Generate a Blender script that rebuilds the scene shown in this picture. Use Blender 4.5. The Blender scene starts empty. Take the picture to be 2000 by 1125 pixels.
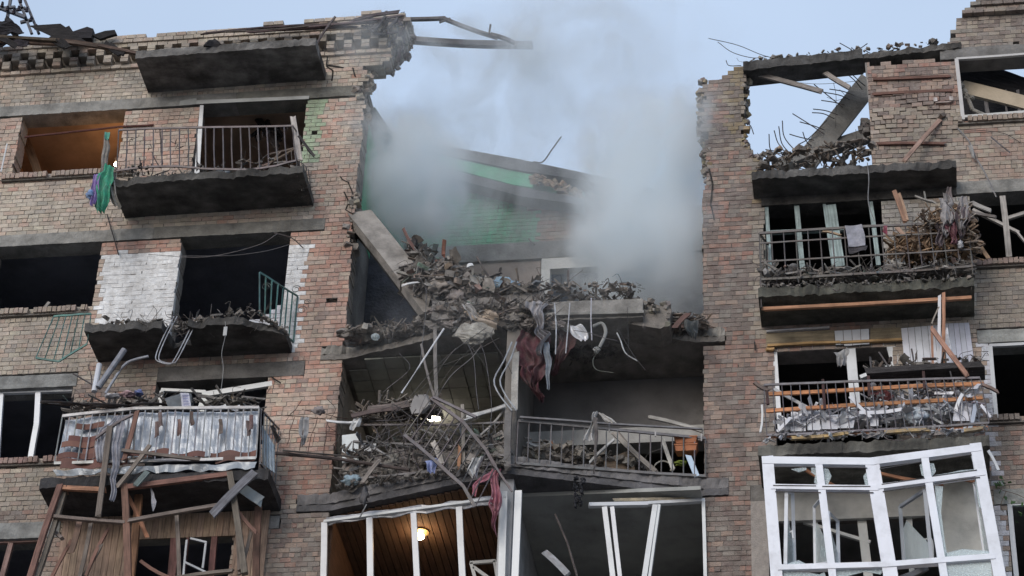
import bpy, math, random
import numpy as np
from mathutils import Vector, Matrix, noise as mnoise
R = random.Random(7)
sc = bpy.context.scene
COL = sc.collection

# ------------------------------------------------------------------ camera
YAW, PITCH, ROLL, FPX = -0.163405, 0.627728, 0.046137, 5321.11
CAM = np.array([0.0, -34.17776, -20.893054])
_cy, _sy, _cp, _sp = math.cos(YAW), math.sin(YAW), math.cos(PITCH), math.sin(PITCH)
_fw = np.array([_sy*_cp, _cy*_cp, _sp]); _r0 = np.array([_cy, -_sy, 0.0]); _u0 = np.cross(_r0, _fw)
_r = math.cos(ROLL)*_r0 + math.sin(ROLL)*_u0
_u = -math.sin(ROLL)*_r0 + math.cos(ROLL)*_u0
def _dir(px, py): return _fw + (px-1000)/FPX*_r + (562.5-py)/FPX*_u
def at(px, py, Y=0.0):
    "point of the vertical plane y = Y seen at a place of the photograph"
    d = _dir(px, py); return Vector(CAM + (Y-CAM[1])/d[1]*d)
def atz(px, py, Z):
    d = _dir(px, py); return Vector(CAM + (Z-CAM[2])/d[2]*d)
cd = bpy.data.cameras.new("camera"); cam = bpy.data.objects.new("camera", cd); COL.objects.link(cam)
cd.sensor_width = 36; cd.lens = FPX/2000*36; cd.clip_start = .5; cd.clip_end = 5000
m = Matrix.Identity(4)
for i in range(3):
    m[i][0] = _r[i]; m[i][1] = _u[i]; m[i][2] = -_fw[i]; m[i][3] = CAM[i]
cam.matrix_world = m; sc.camera = cam

# ------------------------------------------------------------------ light
SUN_EL, SUN_AZ = math.radians(24), math.radians(200)     # sun behind the camera, veiled
w = bpy.data.worlds.new("World"); sc.world = w; w.use_nodes = True
nt = w.node_tree; bg = nt.nodes['Background']
sky = nt.nodes.new('ShaderNodeTexSky'); sky.sky_type = 'NISHITA'; sky.sun_disc = False
sky.sun_elevation = SUN_EL; sky.sun_rotation = SUN_AZ; sky.altitude = 150
sky.air_density = 1.1; sky.dust_density = 3.5; sky.ozone_density = 1.2
# thin even overcast: the blue sky pulled towards a pale cloud tone
tc = nt.nodes.new('ShaderNodeTexCoord'); nz = nt.nodes.new('ShaderNodeTexNoise'); nz.inputs['Scale'].default_value = 2.2
nz.inputs['Detail'].default_value = 5
nt.links.new(tc.outputs['Generated'], nz.inputs['Vector'])
mr = nt.nodes.new('ShaderNodeMapRange'); mr.inputs['From Min'].default_value = .3; mr.inputs['From Max'].default_value = .7
mr.inputs['To Min'].default_value = .55; mr.inputs['To Max'].default_value = .85
nt.links.new(nz.outputs['Fac'], mr.inputs['Value'])
mx = nt.nodes.new('ShaderNodeMix'); mx.data_type = 'RGBA'
nt.links.new(mr.outputs['Result'], mx.inputs['Factor']); nt.links.new(sky.outputs['Color'], mx.inputs['A'])
SKYC = (4.3, 5.3, 6.85, 1)
mx.inputs['B'].default_value = SKYC
nt.links.new(mx.outputs['Result'], bg.inputs['Color']); bg.inputs['Strength'].default_value = .15
sl = bpy.data.lights.new("sun", 'SUN'); sl.energy = 1.2; sl.angle = math.radians(30); sl.color = (1, .975, .955)
so = bpy.data.objects.new("sun", sl); COL.objects.link(so)
# Nishita: rotation 0 puts the sun at +Y, growing clockwise seen from above
sd = Vector((math.sin(SUN_AZ)*math.cos(SUN_EL), math.cos(SUN_AZ)*math.cos(SUN_EL), math.sin(SUN_EL)))
so.rotation_euler = sd.to_track_quat('Z', 'Y').to_euler()
sc.view_settings.view_transform = 'Standard'; sc.view_settings.look = 'None'
sc.view_settings.exposure = 0.0; sc.view_settings.gamma = 1
cy = sc.cycles
cy.use_denoising = True; cy.use_adaptive_sampling = True; cy.adaptive_threshold = .02
cy.max_bounces = 40; cy.diffuse_bounces = 4; cy.glossy_bounces = 2; cy.transmission_bounces = 3
cy.transparent_max_bounces = 12; cy.volume_bounces = 40; cy.volume_step_rate = 1.0; cy.volume_max_steps = 96
cy.sample_clamp_indirect = 4

# ------------------------------------------------------------------ materials
def material(name, rough=.85, metal=0., grain=(6, 6, 6), gamt=.25, dirt=(.03, .028, .026), damt=.3, dscale=1.5,
             bump=.4, bscale=40, dmin=.45, dmax=.75, streak=0, alpha=1., trans=0., spec=.3, dust=0., dustc=(.37, .335, .30)):
    mt = bpy.data.materials.new(name); mt.use_nodes = True
    t = mt.node_tree; N = t.nodes; L = t.links; b = N['Principled BSDF']
    a = N.new('ShaderNodeAttribute'); a.attribute_name = 'Col'
    lo = N.new('ShaderNodeAttribute'); lo.attribute_name = 'loc'
    mp = N.new('ShaderNodeMapping'); mp.inputs['Scale'].default_value = grain
    L.new(lo.outputs['Vector'], mp.inputs['Vector'])
    n1 = N.new('ShaderNodeTexNoise'); n1.inputs['Scale'].default_value = 1; n1.inputs['Detail'].default_value = 6
    L.new(mp.outputs['Vector'], n1.inputs['Vector'])
    r1 = N.new('ShaderNodeMapRange'); r1.inputs['From Min'].default_value = .25; r1.inputs['From Max'].default_value = .75
    r1.inputs['To Min'].default_value = 1-gamt; r1.inputs['To Max'].default_value = 1+gamt
    L.new(n1.outputs['Fac'], r1.inputs['Value'])
    v = N.new('ShaderNodeVectorMath'); v.operation = 'SCALE'
    L.new(a.outputs['Vector'], v.inputs[0]); L.new(r1.outputs['Result'], v.inputs['Scale'])
    ge = N.new('ShaderNodeNewGeometry')
    mp2 = N.new('ShaderNodeMapping'); mp2.inputs['Scale'].default_value = (1, 1, .22 if streak else 1)
    L.new(ge.outputs['Position'], mp2.inputs['Vector'])
    n2 = N.new('ShaderNodeTexNoise'); n2.inputs['Scale'].default_value = dscale; n2.inputs['Detail'].default_value = 8
    n2.inputs['Roughness'].default_value = .65
    L.new(mp2.outputs['Vector'], n2.inputs['Vector'])
    r2 = N.new('ShaderNodeMapRange'); r2.inputs['From Min'].default_value = dmin; r2.inputs['From Max'].default_value = dmax
    r2.inputs['To Min'].default_value = 0; r2.inputs['To Max'].default_value = damt
    L.new(n2.outputs['Fac'], r2.inputs['Value'])
    mx = N.new('ShaderNodeMix'); mx.data_type = 'RGBA'
    L.new(r2.outputs['Result'], mx.inputs['Factor']); L.new(v.outputs['Vector'], mx.inputs['A'])
    mx.inputs['B'].default_value = (*dirt, 1)
    out = mx.outputs['Result']
    if dust:        # pale dust lying over everything in patches
        n4 = N.new('ShaderNodeTexNoise'); n4.inputs['Scale'].default_value = 5.5; n4.inputs['Detail'].default_value = 6; n4.inputs['Roughness'].default_value = .7
        L.new(ge.outputs['Position'], n4.inputs['Vector'])
        r4 = N.new('ShaderNodeMapRange'); r4.inputs['From Min'].default_value = .38; r4.inputs['From Max'].default_value = .62
        r4.inputs['To Min'].default_value = 0; r4.inputs['To Max'].default_value = dust; L.new(n4.outputs['Fac'], r4.inputs['Value'])
        m4 = N.new('ShaderNodeMix'); m4.data_type = 'RGBA'; m4.inputs['B'].default_value = (*dustc, 1)
        L.new(r4.outputs['Result'], m4.inputs['Factor']); L.new(v.outputs['Vector'], m4.inputs['A']); L.new(m4.outputs['Result'], mx.inputs['A'])
    L.new(out, b.inputs['Base Color'])
    b.inputs['Roughness'].default_value = rough; b.inputs['Metallic'].default_value = metal
    b.inputs['Specular IOR Level'].default_value = spec
    b.inputs['Transmission Weight'].default_value = trans; b.inputs['Alpha'].default_value = alpha
    if bump:
        n3 = N.new('ShaderNodeTexNoise'); n3.inputs['Scale'].default_value = bscale; n3.inputs['Detail'].default_value = 5
        L.new(ge.outputs['Position'], n3.inputs['Vector'])
        bp = N.new('ShaderNodeBump'); bp.inputs['Strength'].default_value = bump; bp.inputs['Distance'].default_value = .02
        L.new(n3.outputs['Fac'], bp.inputs['Height']); L.new(bp.outputs['Normal'], b.inputs['Normal'])
    return mt
M = {}
M['brick'] = material('brick', .9, grain=(9, 14, 14), gamt=.22, damt=.85, dscale=.9, dirt=(.095, .083, .076), bump=.6, bscale=45, dmin=.44, dmax=.78, streak=1, dust=.42)
M['concrete'] = material('concrete', .9, grain=(3, 3, 6), gamt=.3, damt=.7, dscale=2.6, dirt=(.05, .047, .043), bump=.7, bscale=25, dmin=.42, dmax=.72)
M['plaster'] = material('plaster', .85, grain=(2, 2, 2), gamt=.15, damt=.5, dscale=1.6, dirt=(.07, .065, .06), bump=.35, bscale=18)
M['charred'] = material('charred_concrete', .95, grain=(2.5, 5, 3), gamt=.6, damt=.7, dscale=1.8, dirt=(.022, .020, .019), bump=.9, bscale=22, dmin=.4, dmax=.62)
M['wood'] = material('weathered_wood', .8, grain=(3, 45, 45), gamt=.45, damt=.6, dscale=3, dirt=(.035, .028, .023), bump=.3, bscale=70)
M['burnt'] = material('burnt_wood', .9, grain=(4, 30, 30), gamt=.6, damt=.5, dscale=6, dirt=(.01, .01, .01), bump=.6, bscale=40)
M['metal'] = material('painted_steel', .5, .35, grain=(8, 20, 20), gamt=.3, damt=.5, dscale=9, dirt=(.09, .05, .035), bump=.15, bscale=90)
M['pvc'] = material('white_frame_plastic', .35, 0, grain=(2, 8, 8), gamt=.06, damt=.45, dscale=3.2, dirt=(.2, .19, .18), bump=.05, bscale=30, dmin=.5, dmax=.85, spec=.5)
M['cloth'] = material('cloth', .9, 0, dust=.25, dustc=(.3, .28, .26), grain=(12, 12, 12), gamt=.35, damt=.35, dscale=6, dirt=(.06, .055, .05), bump=.4, bscale=60)
M['rubble'] = material('rubble', .95, 0, dust=.65, dustc=(.24, .22, .20), grain=(7, 7, 7), gamt=.5, damt=.5, dscale=5, dirt=(.04, .037, .034), bump=.7, bscale=50)
M['sheet'] = material('corrugated_sheet', .3, .1, grain=(5, 5, 1), gamt=.25, damt=.5, dscale=2.6, dirt=(.13, .13, .13), bump=.2, bscale=25, spec=.6)
M['asphalt'] = material('ground_asphalt', .95, 0, grain=(1, 1, 1), gamt=.1, damt=.3, dscale=.3, bump=.2, bscale=6)

def glass_mat():
    mt = bpy.data.materials.new('broken_glass'); mt.use_nodes = True
    t = mt.node_tree; b = t.nodes['Principled BSDF']
    b.inputs['Base Color'].default_value = (.75, .85, .88, 1); b.inputs['Roughness'].default_value = .12
    b.inputs['Transmission Weight'].default_value = .55; b.inputs['Specular IOR Level'].default_value = .7
    b.inputs['IOR'].default_value = 1.2; b.inputs['Alpha'].default_value = .75
    n = t.nodes.new('ShaderNodeTexNoise'); n.inputs['Scale'].default_value = 9
    r = t.nodes.new('ShaderNodeMapRange'); r.inputs['To Min'].default_value = .05; r.inputs['To Max'].default_value = .45
    t.links.new(n.outputs['Fac'], r.inputs['Value']); t.links.new(r.outputs['Result'], b.inputs['Roughness'])
    return mt
M['glass'] = glass_mat()
def lamp_mat(name, col, s):
    mt = bpy.data.materials.new(name); mt.use_nodes = True
    b = mt.node_tree.nodes['Principled BSDF']
    b.inputs['Base Color'].default_value = (.8, .8, .8, 1)
    b.inputs['Emission Color'].default_value = (*col, 1); b.inputs['Emission Strength'].default_value = s
    return mt

# ------------------------------------------------------------------ mesh builder
def rnd(a, b): return R.uniform(a, b)
def jit(c, s=.12):
    k = 1+rnd(-s, s); return tuple(max(.004, x*k*(1+rnd(-s, s)*.25)) for x in c)
class MB:
    def __init__(s): s.v = []; s.f = []; s.c = []; s.l = []
    def add(s, vs, fs, col, loc=None):
        o = len(s.v); s.v += [tuple(x) for x in vs]
        s.f += [tuple(o+i for i in f) for f in fs]; s.c += [col]*len(fs)
        if loc is None:
            k = (rnd(0, 50), rnd(0, 50), rnd(0, 50)); loc = [(a[0]+k[0], a[1]+k[1], a[2]+k[2]) for a in vs]
        s.l += loc
    BF = [(0, 3, 2, 1), (4, 5, 6, 7), (0, 1, 5, 4), (1, 2, 6, 5), (2, 3, 7, 6), (3, 0, 4, 7)]
    def box(s, x0, x1, y0, y1, z0, z1, col=(.5, .5, .5), j=0.):
        vs = [(x0, y0, z0), (x1, y0, z0), (x1, y1, z0), (x0, y1, z0), (x0, y0, z1), (x1, y0, z1), (x1, y1, z1), (x0, y1, z1)]
        if j: vs = [(a+rnd(-j, j), b+rnd(-j, j), c+rnd(-j, j)) for a, b, c in vs]
        k = (rnd(0, 50), rnd(0, 50), rnd(0, 50)); d = (abs(x1-x0), abs(y1-y0), abs(z1-z0)); q = sorted(range(3), key=lambda i: -d[i])
        s.add(vs, s.BF, col, [(v[q[0]]+k[0], v[q[1]]+k[1], v[q[2]]+k[2]) for v in vs]); return s
    def bar(s, p0, p1, w=.05, d=.05, col=(.3, .25, .2), seg=1, warp=0., jag=0., up=None, roll=0.):
        p0, p1 = Vector(p0), Vector(p1); ax = p1-p0; L = ax.length
        if L < 1e-5: return s
        ax.normalize(); up = Vector(up) if up else Vector((0, -1, 0))
        if abs(ax.dot(up)) > .97: up = Vector((0, 0, 1))
        a = ax.cross(up).normalized(); b = a.cross(ax).normalized()   # a = width dir, b = depth dir (towards up)
        if roll:
            c_, s_ = math.cos(roll), math.sin(roll); a, b = a*c_+b*s_, b*c_-a*s_
        vs = []; lo = []; k = (rnd(0, 50), rnd(0, 50), rnd(0, 50))
        wx, wy = rnd(-warp, warp), rnd(-warp, warp)
        for i in range(seg+1):
            t = i/seg; bow = math.sin(t*math.pi)
            c = p0+ax*(L*t)+a*wx*bow+b*wy*bow
            for (q, r) in ((-1, -1), (1, -1), (1, 1), (-1, 1)):
                e = rnd(-jag, jag) if (jag and i in (0, seg)) else 0
                p = c+a*(q*w/2)+b*(r*d/2)+ax*e
                vs.append(p); lo.append((L*t+k[0], q*w/2+k[1], r*d/2+k[2]))
        fs = [(0, 1, 2, 3), tuple(4*seg+i for i in (3, 2, 1, 0))]
        for i in range(seg):
            o = 4*i
            for q in range(4): fs.append((o+q, o+4+q, o+4+(q+1) % 4, o+(q+1) % 4))
        s.add(vs, fs, col, lo); return s
    def tube(s, pts, r=.01, col=(.1, .1, .1), n=6, taper=1.):
        pts = [Vector(p) for p in pts]; vs = []; fs = []; lo = []; k = (rnd(0, 50), rnd(0, 50), 0); L = 0
        for i, p in enumerate(pts):
            t = (pts[min(i+1, len(pts)-1)]-pts[max(i-1, 0)]).normalized()
            up = Vector((0, 0, 1)) if abs(t.z) < .9 else Vector((1, 0, 0))
            a = t.cross(up).normalized(); b = t.cross(a)
            rr = r*(1+(taper-1)*i/max(1, len(pts)-1))
            if i: L += (p-pts[i-1]).length
            for q in range(n):
                an = 2*math.pi*q/n; vs.append(p+a*math.cos(an)*rr+b*math.sin(an)*rr); lo.append((L+k[0], math.cos(an)*r+k[1], math.sin(an)*r))
        for i in range(len(pts)-1):
            for q in range(n): fs.append((i*n+q, i*n+(q+1) % n, (i+1)*n+(q+1) % n, (i+1)*n+q))
        fs.append(tuple(range(n))[::-1]); fs.append(tuple((len(pts)-1)*n+q for q in range(n)))
        s.add(vs, fs, col, lo); return s
    def prism(s, pts, vec, col=(.4, .4, .4)):
        n = len(pts); vec = Vector(vec); P = [Vector(p) for p in pts]
        vs = P+[p+vec for p in P]
        fs = [tuple(range(n)), tuple(range(2*n-1, n-1, -1))]+[(i, i+n, (i+1) % n+n, (i+1) % n) for i in range(n)]
        s.add(vs, fs, col); return s
    def chunk(s, c, sz, col=(.3, .28, .25), flat=1.):
        c = Vector(c); q = Matrix.Rotation(rnd(0, 6.3), 3, 'Z') @ Matrix.Rotation(rnd(0, 6.3), 3, 'X')
        vs = []
        if R.random() < .55:      # a piece of brick or slab: squared off
            a, b, c2 = sz*rnd(.5, .9), sz*rnd(.25, .5), sz*rnd(.15, .35)*flat
            for z in (-1, 1):
                for x, y in ((-1, -1), (1, -1), (1, 1), (-1, 1)):
                    vs.append(c+q @ Vector((x*a*rnd(.75, 1), y*b*rnd(.8, 1), z*c2*rnd(.8, 1)))*.75)
            s.add(vs, [(3, 2, 1, 0), (4, 5, 6, 7)]+[(i, (i+1) % 4, (i+1) % 4+4, i+4) for i in range(4)], col); return s
        for z in (-1, 1):
            for x, y in ((-1, -1), (1, -1), (1.15, .2), (.9, 1), (-1, 1)):
                p = Vector((x*rnd(.6, 1.1), y*rnd(.6, 1.1)*.8, z*rnd(.5, 1)*.7*flat))*sz/2
                vs.append(c+q @ p)
        fs = [(4, 3, 2, 1, 0), (5, 6, 7, 8, 9)]+[(i, (i+1) % 5, (i+1) % 5+5, i+5) for i in range(5)]
        s.add(vs, fs, col); return s
    def blob(s, c, sx, sy, sz, col, rough=.35, n=14, m_=9, freq=2.2):
        c = Vector(c); vs = []; fs = []; ph = Vector((rnd(0, 99), rnd(0, 99), rnd(0, 99)))
        for i in range(m_+1):
            th = math.pi*i/m_
            for k in range(n):
                a = 2*math.pi*k/n; d = Vector((math.sin(th)*math.cos(a), math.sin(th)*math.sin(a), math.cos(th)))
                q = mnoise.noise(d*freq+ph); q2 = abs(mnoise.noise(d*freq*2.3+ph))
                rr = 1+rough*(q*1.2-q2*1.1)
                vs.append(c+Vector((d.x*sx, d.y*sy, d.z*sz))*rr)
        for i in range(m_):
            for k in range(n): fs.append((i*n+k, (i+1)*n+k, (i+1)*n+(k+1) % n, i*n+(k+1) % n))
        s.add(vs, fs, col); return s
    def cloth(s, left, right, col, fold=.04, nf=3, nu=12, nv=14, th=.006, crum=.03, rag=0.):
        "left and right are lists of 3D points, top to bottom; a folded sheet between them"
        def samp(P, t):
            t *= len(P)-1; i = min(int(t), len(P)-2); return Vector(P[i]).lerp(Vector(P[i+1]), t-i)
        ph = rnd(0, 6); k = Vector((rnd(0, 50), rnd(0, 50), rnd(0, 50))); vs = []; 
        for side in (0, 1):
            for j in range(nv+1):
                a, b = samp(left, j/nv), samp(right, j/nv)
                for i in range(nu+1):
                    u = i/nu; p = a.lerp(b, u)
                    f = math.sin(u*nf*2*math.pi+ph+.8*math.sin(j*.4))*fold*(.4+.6*j/nv)
                    q = mnoise.noise_vector(p*5+k)*crum
                    vs.append(p+Vector((q.x, f+q.y+side*th, q.z)))
        W = nu+1; O = W*(nv+1); fs = []
        for j in range(nv):
            for i in range(nu):
                if rag and mnoise.noise(Vector((i*.9, j*.35, ph*9))) > .75-rag*(j/nv)-.25*rag*abs(2*i/nu-1): continue
                a = j*W+i; fs += [(a, a+W, a+W+1, a+1), (O+a+1, O+a+W+1, O+a+W, O+a)]
        if rag: s.add(vs, fs, col); return s
        for i in range(nu): fs += [(i, i+1, O+i+1, O+i), (nv*W+i+1, nv*W+i, O+nv*W+i, O+nv*W+i+1)]
        for j in range(nv): fs += [(j*W+W, j*W, O+j*W, O+j*W+W), (j*W+nu, j*W+W+nu, O+j*W+W+nu, O+j*W+nu)]
        s.add(vs, fs, col); return s
    def build(s, name, mat, parent=None, label=None, kind=None, smooth=False, cat=None, group=None):
        me = bpy.data.meshes.new(name); me.from_pydata(s.v, [], s.f)
        at_ = me.attributes.new('Col', 'FLOAT_COLOR', 'FACE')
        c = np.ones((len(s.f), 4), 'f'); c[:, :3] = np.array(s.c, 'f').reshape(-1, 3); at_.data.foreach_set('color', c.ravel())
        al = me.attributes.new('loc', 'FLOAT_VECTOR', 'POINT'); al.data.foreach_set('vector', np.array(s.l, 'f').ravel())
        me.materials.append(M[mat] if isinstance(mat, str) else mat)
        if smooth: me.polygons.foreach_set('use_smooth', [True]*len(me.polygons))
        me.update()
        o = bpy.data.objects.new(name, me); COL.objects.link(o)
        if parent:
            o.parent = parent; o.matrix_parent_inverse = Matrix.Translation(-parent.location)
        if label: o['label'] = label
        if cat: o['category'] = cat
        if group: o['group'] = group
        if kind: o['kind'] = kind
        return o
def thing(name, label, cat, loc=(0, 0, 0), group=None):
    o = bpy.data.objects.new(name, None); COL.objects.link(o); o.location = loc; o.empty_display_size = .1
    o['label'] = label; o['category'] = cat
    if group: o['group'] = group
    return o
def one(name, mb, mat, label, cat, group=None, smooth=False):
    return mb.build(name, mat, None, label, None, smooth, cat, group)

# ------------------------------------------------------------------ palette (albedo)
TAN, CREAM, PINK, RED, BROWN, GREY = (.40, .335, .265), (.48, .42, .345), (.44, .315, .25), (.39, .20, .15), (.19, .145, .13), (.29, .265, .235)
MORTAR = (.31, .28, .25); WHITEP = (.80, .81, .88); GREENP = (.30, .38, .25); OCHRE = (.34, .26, .14)
CONC = (.30, .29, .27); DCONC = (.15, .14, .13); SOOT = (.022, .02, .019); PALE = (.72, .72, .72)
def pick(pal):
    t = R.random()*sum(w for _, w in pal)
    for c, w_ in pal:
        t -= w_
        if t <= 0:
            W = sum(w for _, w in pal); mean = [sum(q[k]*w for q, w in pal)/W for k in range(3)]
            return jit(tuple(c[k]*.68+mean[k]*.32 for k in range(3)), .08)
    return jit(pal[0][0], .1)
P_TAN = [(TAN, 5), (CREAM, 3), (PINK, 1.3), (GREY, 1)]
P_MIX = [(TAN, 3), (CREAM, 2), (PINK, 3), (RED, .8), (GREY, .8)]
P_PINK = [(PINK, 4), (TAN, 1.5), (RED, 1.6), (CREAM, 1)]
P_RED = [(RED, 4), (PINK, 3), (TAN, 1.2), (BROWN, .6)]
P_DARK = [(BROWN, 4), (PINK, 2), (GREY, 2), (RED, 1.5), (TAN, 1)]
P_OCH = [(OCHRE, 3), (BROWN, 3), (TAN, 2), (GREY, 1)]

# ------------------------------------------------------------------ brickwork
CH, BL = .0845, .178
def brickwork(mb, x0, x1, z0, z1, openings, colour, inside=None, project=None, deep=None, edge=None, paint=None, cut=None, mortar=MORTAR, gaps=.16):
    n0, n1 = math.floor(z0/CH), math.ceil(z1/CH)
    for n in range(n0, n1):
        za, zb = n*CH, (n+1)*CH; zm = (za+zb)/2
        if zm < z0 or zm > z1: continue
        ex0, ex1 = edge(zm) if edge else (x0, x1)
        iv = [(max(x0, ex0), min(x1, ex1))]
        for (a, b, c, d) in list(openings)+(cut(zm) if cut else []):
            if c < zm < d:
                nv = []
                for (p, q) in iv:
                    if b <= p or a >= q: nv.append((p, q)); continue
                    if a > p: nv.append((p, a))
                    if b < q: nv.append((b, q))
                iv = nv
        headers = (n % 6 == 0)
        step = BL/2 if headers else BL
        off = (n*.5 % 1)*BL + (n*7919 % 13)*.004
        for (p, q) in iv:
            run = []; i = math.floor((p-off)/step)
            while off+i*step < q:
                a, b = max(p, off+i*step), min(q, off+(i+1)*step); i += 1
                if b-a < .03: 
                    continue
                xm = (a+b)/2
                if inside and not inside(xm, zm):
                    continue
                run.append((a, b))
                if R.random() < .07: mb.box(b-.007, b+.007, .0, .05, za+.008, za+rnd(.03, .07), (.03, .027, .025))
                if R.random() < gaps: mb.box(a, a+(b-a)*rnd(.4, 1), rnd(-.001, .003), .05, za-.006, za+.005, (.035, .03, .028))
                pj = project(xm, zm, n, i) if project else 0
                y0 = -pj+rnd(-.004, .005)
                dp = deep(xm, zm) if deep else .11
                if R.random() < .0012 and not pj:                            # a brick fallen out
                    run.pop(); run.append((a, b, 1)); continue
                g = .005
                if paint and paint(xm, zm): mb.box(a-.002, b+.002, rnd(.002, .006), .1, za, zb, colour(xm, zm))
                mb.box(a+g, b-g, y0, dp, za+g, zb-g, colour(xm, zm), j=.0028)
            # mortar core behind the faces
            cur = None
            def flush(c):
                if c: mb.box(c[0]+.004, c[1]-.004, .011, .36, za, zb, jit(mortar, .12))
            for e in run:
                a, b = e[0], e[1]
                if len(e) == 3:
                    flush(cur); cur = None; mb.box(a-.004, b+.004, .085, .36, za, zb, jit((.1, .09, .08), .2)); continue
                if cur and a-cur[1] < .02: cur[1] = b
                else:
                    flush(cur); cur = [a, b]
            flush(cur)

def lerp_profile(P, x):
    if x <= P[0][0]: return P[0][1]
    for (a, b), (c, d) in zip(P, P[1:]):
        if x <= c: return b+(d-b)*(x-a)/(c-a)
    return P[-1][1]
def cell(x, z, k=1.): return mnoise.noise(Vector((x*k, 3.3, z*k)))
# ================================================================== the building
ground = MB(); ground.box(-700, 700, -700, 900, -23.2, -22.6, (.16, .155, .15)); ground.build('ground', 'asphalt', kind='structure')
B = thing('apartment_building', 'war-damaged brick apartment block with burnt balconies and its middle bay torn open to the sky', 'building', (-5.4, 2, -22.6))

# --- left wing brickwork
LW_OPEN = [(-14.2, -12.4, 7.08, 8.4), (-11.1, -9.27, 6.2, 8.4), (-14.25, -12.45, 4.28, 5.6), (-11.1, -9.3, 3.3, 5.6),
           (-14.2, -12.55, 1.42, 2.76), (-11.2, -9.42, .95, 2.76), (-14.2, -12.66, -1.5, 0.), (-11.25, -9.7, -2, -.02)]
EDGE_L = [(-3, -8.27), (3, -8.25), (5.2, -8.26), (5.7, -8.36), (6.1, -8.3), (7.9, -8.24), (8.3, -8.28), (8.55, -8.42), (8.8, -8.2), (9.0, -8.3), (9.1, -8.0), (9.3, -7.86), (9.5, -7.66), (10.1, -7.62)]
TOP_L = [(-18, 9.85), (-12.5, 9.95), (-9.5, 10.02), (-8.3, 10.12), (-7.6, 10.0)]
def in_left(x, z):
    e = lerp_profile(EDGE_L, z); rag = .1 if z > 7.9 or 5.2 < z < 6.3 else 0
    return z < lerp_profile(TOP_L, x)+.06*cell(x, z, 4)
def proj_left(x, z, n, i):
    c = n-111                       # course index up from z = 9.38
    if c == -1: return .05
    if c == 4: return .10
    if c == 5: return .13
    if c >= 6: return .13+.02*min(2, c-6)
    return 0
def col_left(x, z):
    if -9.24 < x < -8.98 and 7.0 < z < 8.45 : return jit(GREENP, .1)
    if z < 5.6:
        wob = .07*cell(x, z, 6)
        if -12.28+wob-.1*(z-3.4)/2 < x < -11.1 and 3.2 < z < 5.33+wob: return jit(WHITEP, .05)
        if -9.32 < x < -9.0+wob*1.2 and 3.2 < z < 5.35+wob: return jit(WHITEP, .06)
    if z > 8.62: return pick(P_TAN if x < -8.7 or z > 9 else P_MIX)
    if x > -9.0:
        if z > 5.9: return pick(P_PINK if cell(x, z, .8) > -.2 else P_MIX)
        return pick(P_RED if cell(x, z, .7) > -.25 and z > .4 else P_PINK if z > .3 else P_DARK)
    if -12.45 < x < -11.05 and z > 7.0: return pick(P_PINK)
    if z > 6.9 and x < -14.15: return pick(P_PINK)
    if 5.33 < z < 5.65: return pick(P_RED)
    if 5.83 < z < 7: return pick(P_TAN if z < 6.75 and cell(x, z, 1) < .1 else P_MIX)
    if 3 < z < 5.4: return pick(P_PINK if x > -12.5 else P_TAN)
    if z < .5 or (z < 2.8 and x > -12.6): return pick(P_DARK if cell(x, z, .9) > 0 else P_PINK)
    return pick(P_TAN)
def col_left(x, z, f=col_left):
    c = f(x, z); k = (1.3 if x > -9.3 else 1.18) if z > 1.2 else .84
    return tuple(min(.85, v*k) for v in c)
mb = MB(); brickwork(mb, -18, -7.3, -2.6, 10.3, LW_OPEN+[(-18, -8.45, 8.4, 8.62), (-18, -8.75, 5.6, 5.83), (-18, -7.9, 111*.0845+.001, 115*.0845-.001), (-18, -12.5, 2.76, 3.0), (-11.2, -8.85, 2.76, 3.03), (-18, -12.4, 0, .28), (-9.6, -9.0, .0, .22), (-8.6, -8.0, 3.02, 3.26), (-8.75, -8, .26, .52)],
                     col_left, in_left, proj_left, edge=lambda z: (-99, lerp_profile(EDGE_L, z)+(rnd(-.012, .012) if z < 5.2 or 6.3 < z < 7.8 else rnd(-.07, .07))), paint=lambda x, z: (x < -11.05 and 3.2 < z < 5.3 and x > -12.24-.1*(z-3.4)/2) or (x > -9.3 and x < -9.05 and 3.2 < z < 5.3))
# dentil band under the eaves: chequered projecting headers over a recessed back
for k in range(4):
    z = (111+k)*CH; x = -18.0; i = 0
    xe = lerp_profile(EDGE_L, z+.04)+rnd(-.06, .04)
    while x < xe:
        if (i+(k//2)) % 2 == 0: mb.box(x+.008, min(x+.142, xe), -.12+rnd(-.006, .006), .1, z+.006, z+CH-.006, pick(P_TAN), j=.003)
        x += .15; i += 1
    mb.box(-18, xe-.02, .07, .36, z, z+CH, (.24, .21, .18))
# loose lumps clinging to the torn edge
for i in range(160):
    z = rnd(7.9, 9.95) if i < 120 else rnd(5.2, 6.4); x = lerp_profile(EDGE_L, z)+rnd(-.1, .06); mb.chunk((x, rnd(-.02, .36), z), rnd(.05, .16), jit(R.choice((TAN, GREY, BROWN, MORTAR)), .2))
mb.build('brick_wall', 'brick', B, 'tan and pink brick wall of the wing by the roof timbers')

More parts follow.
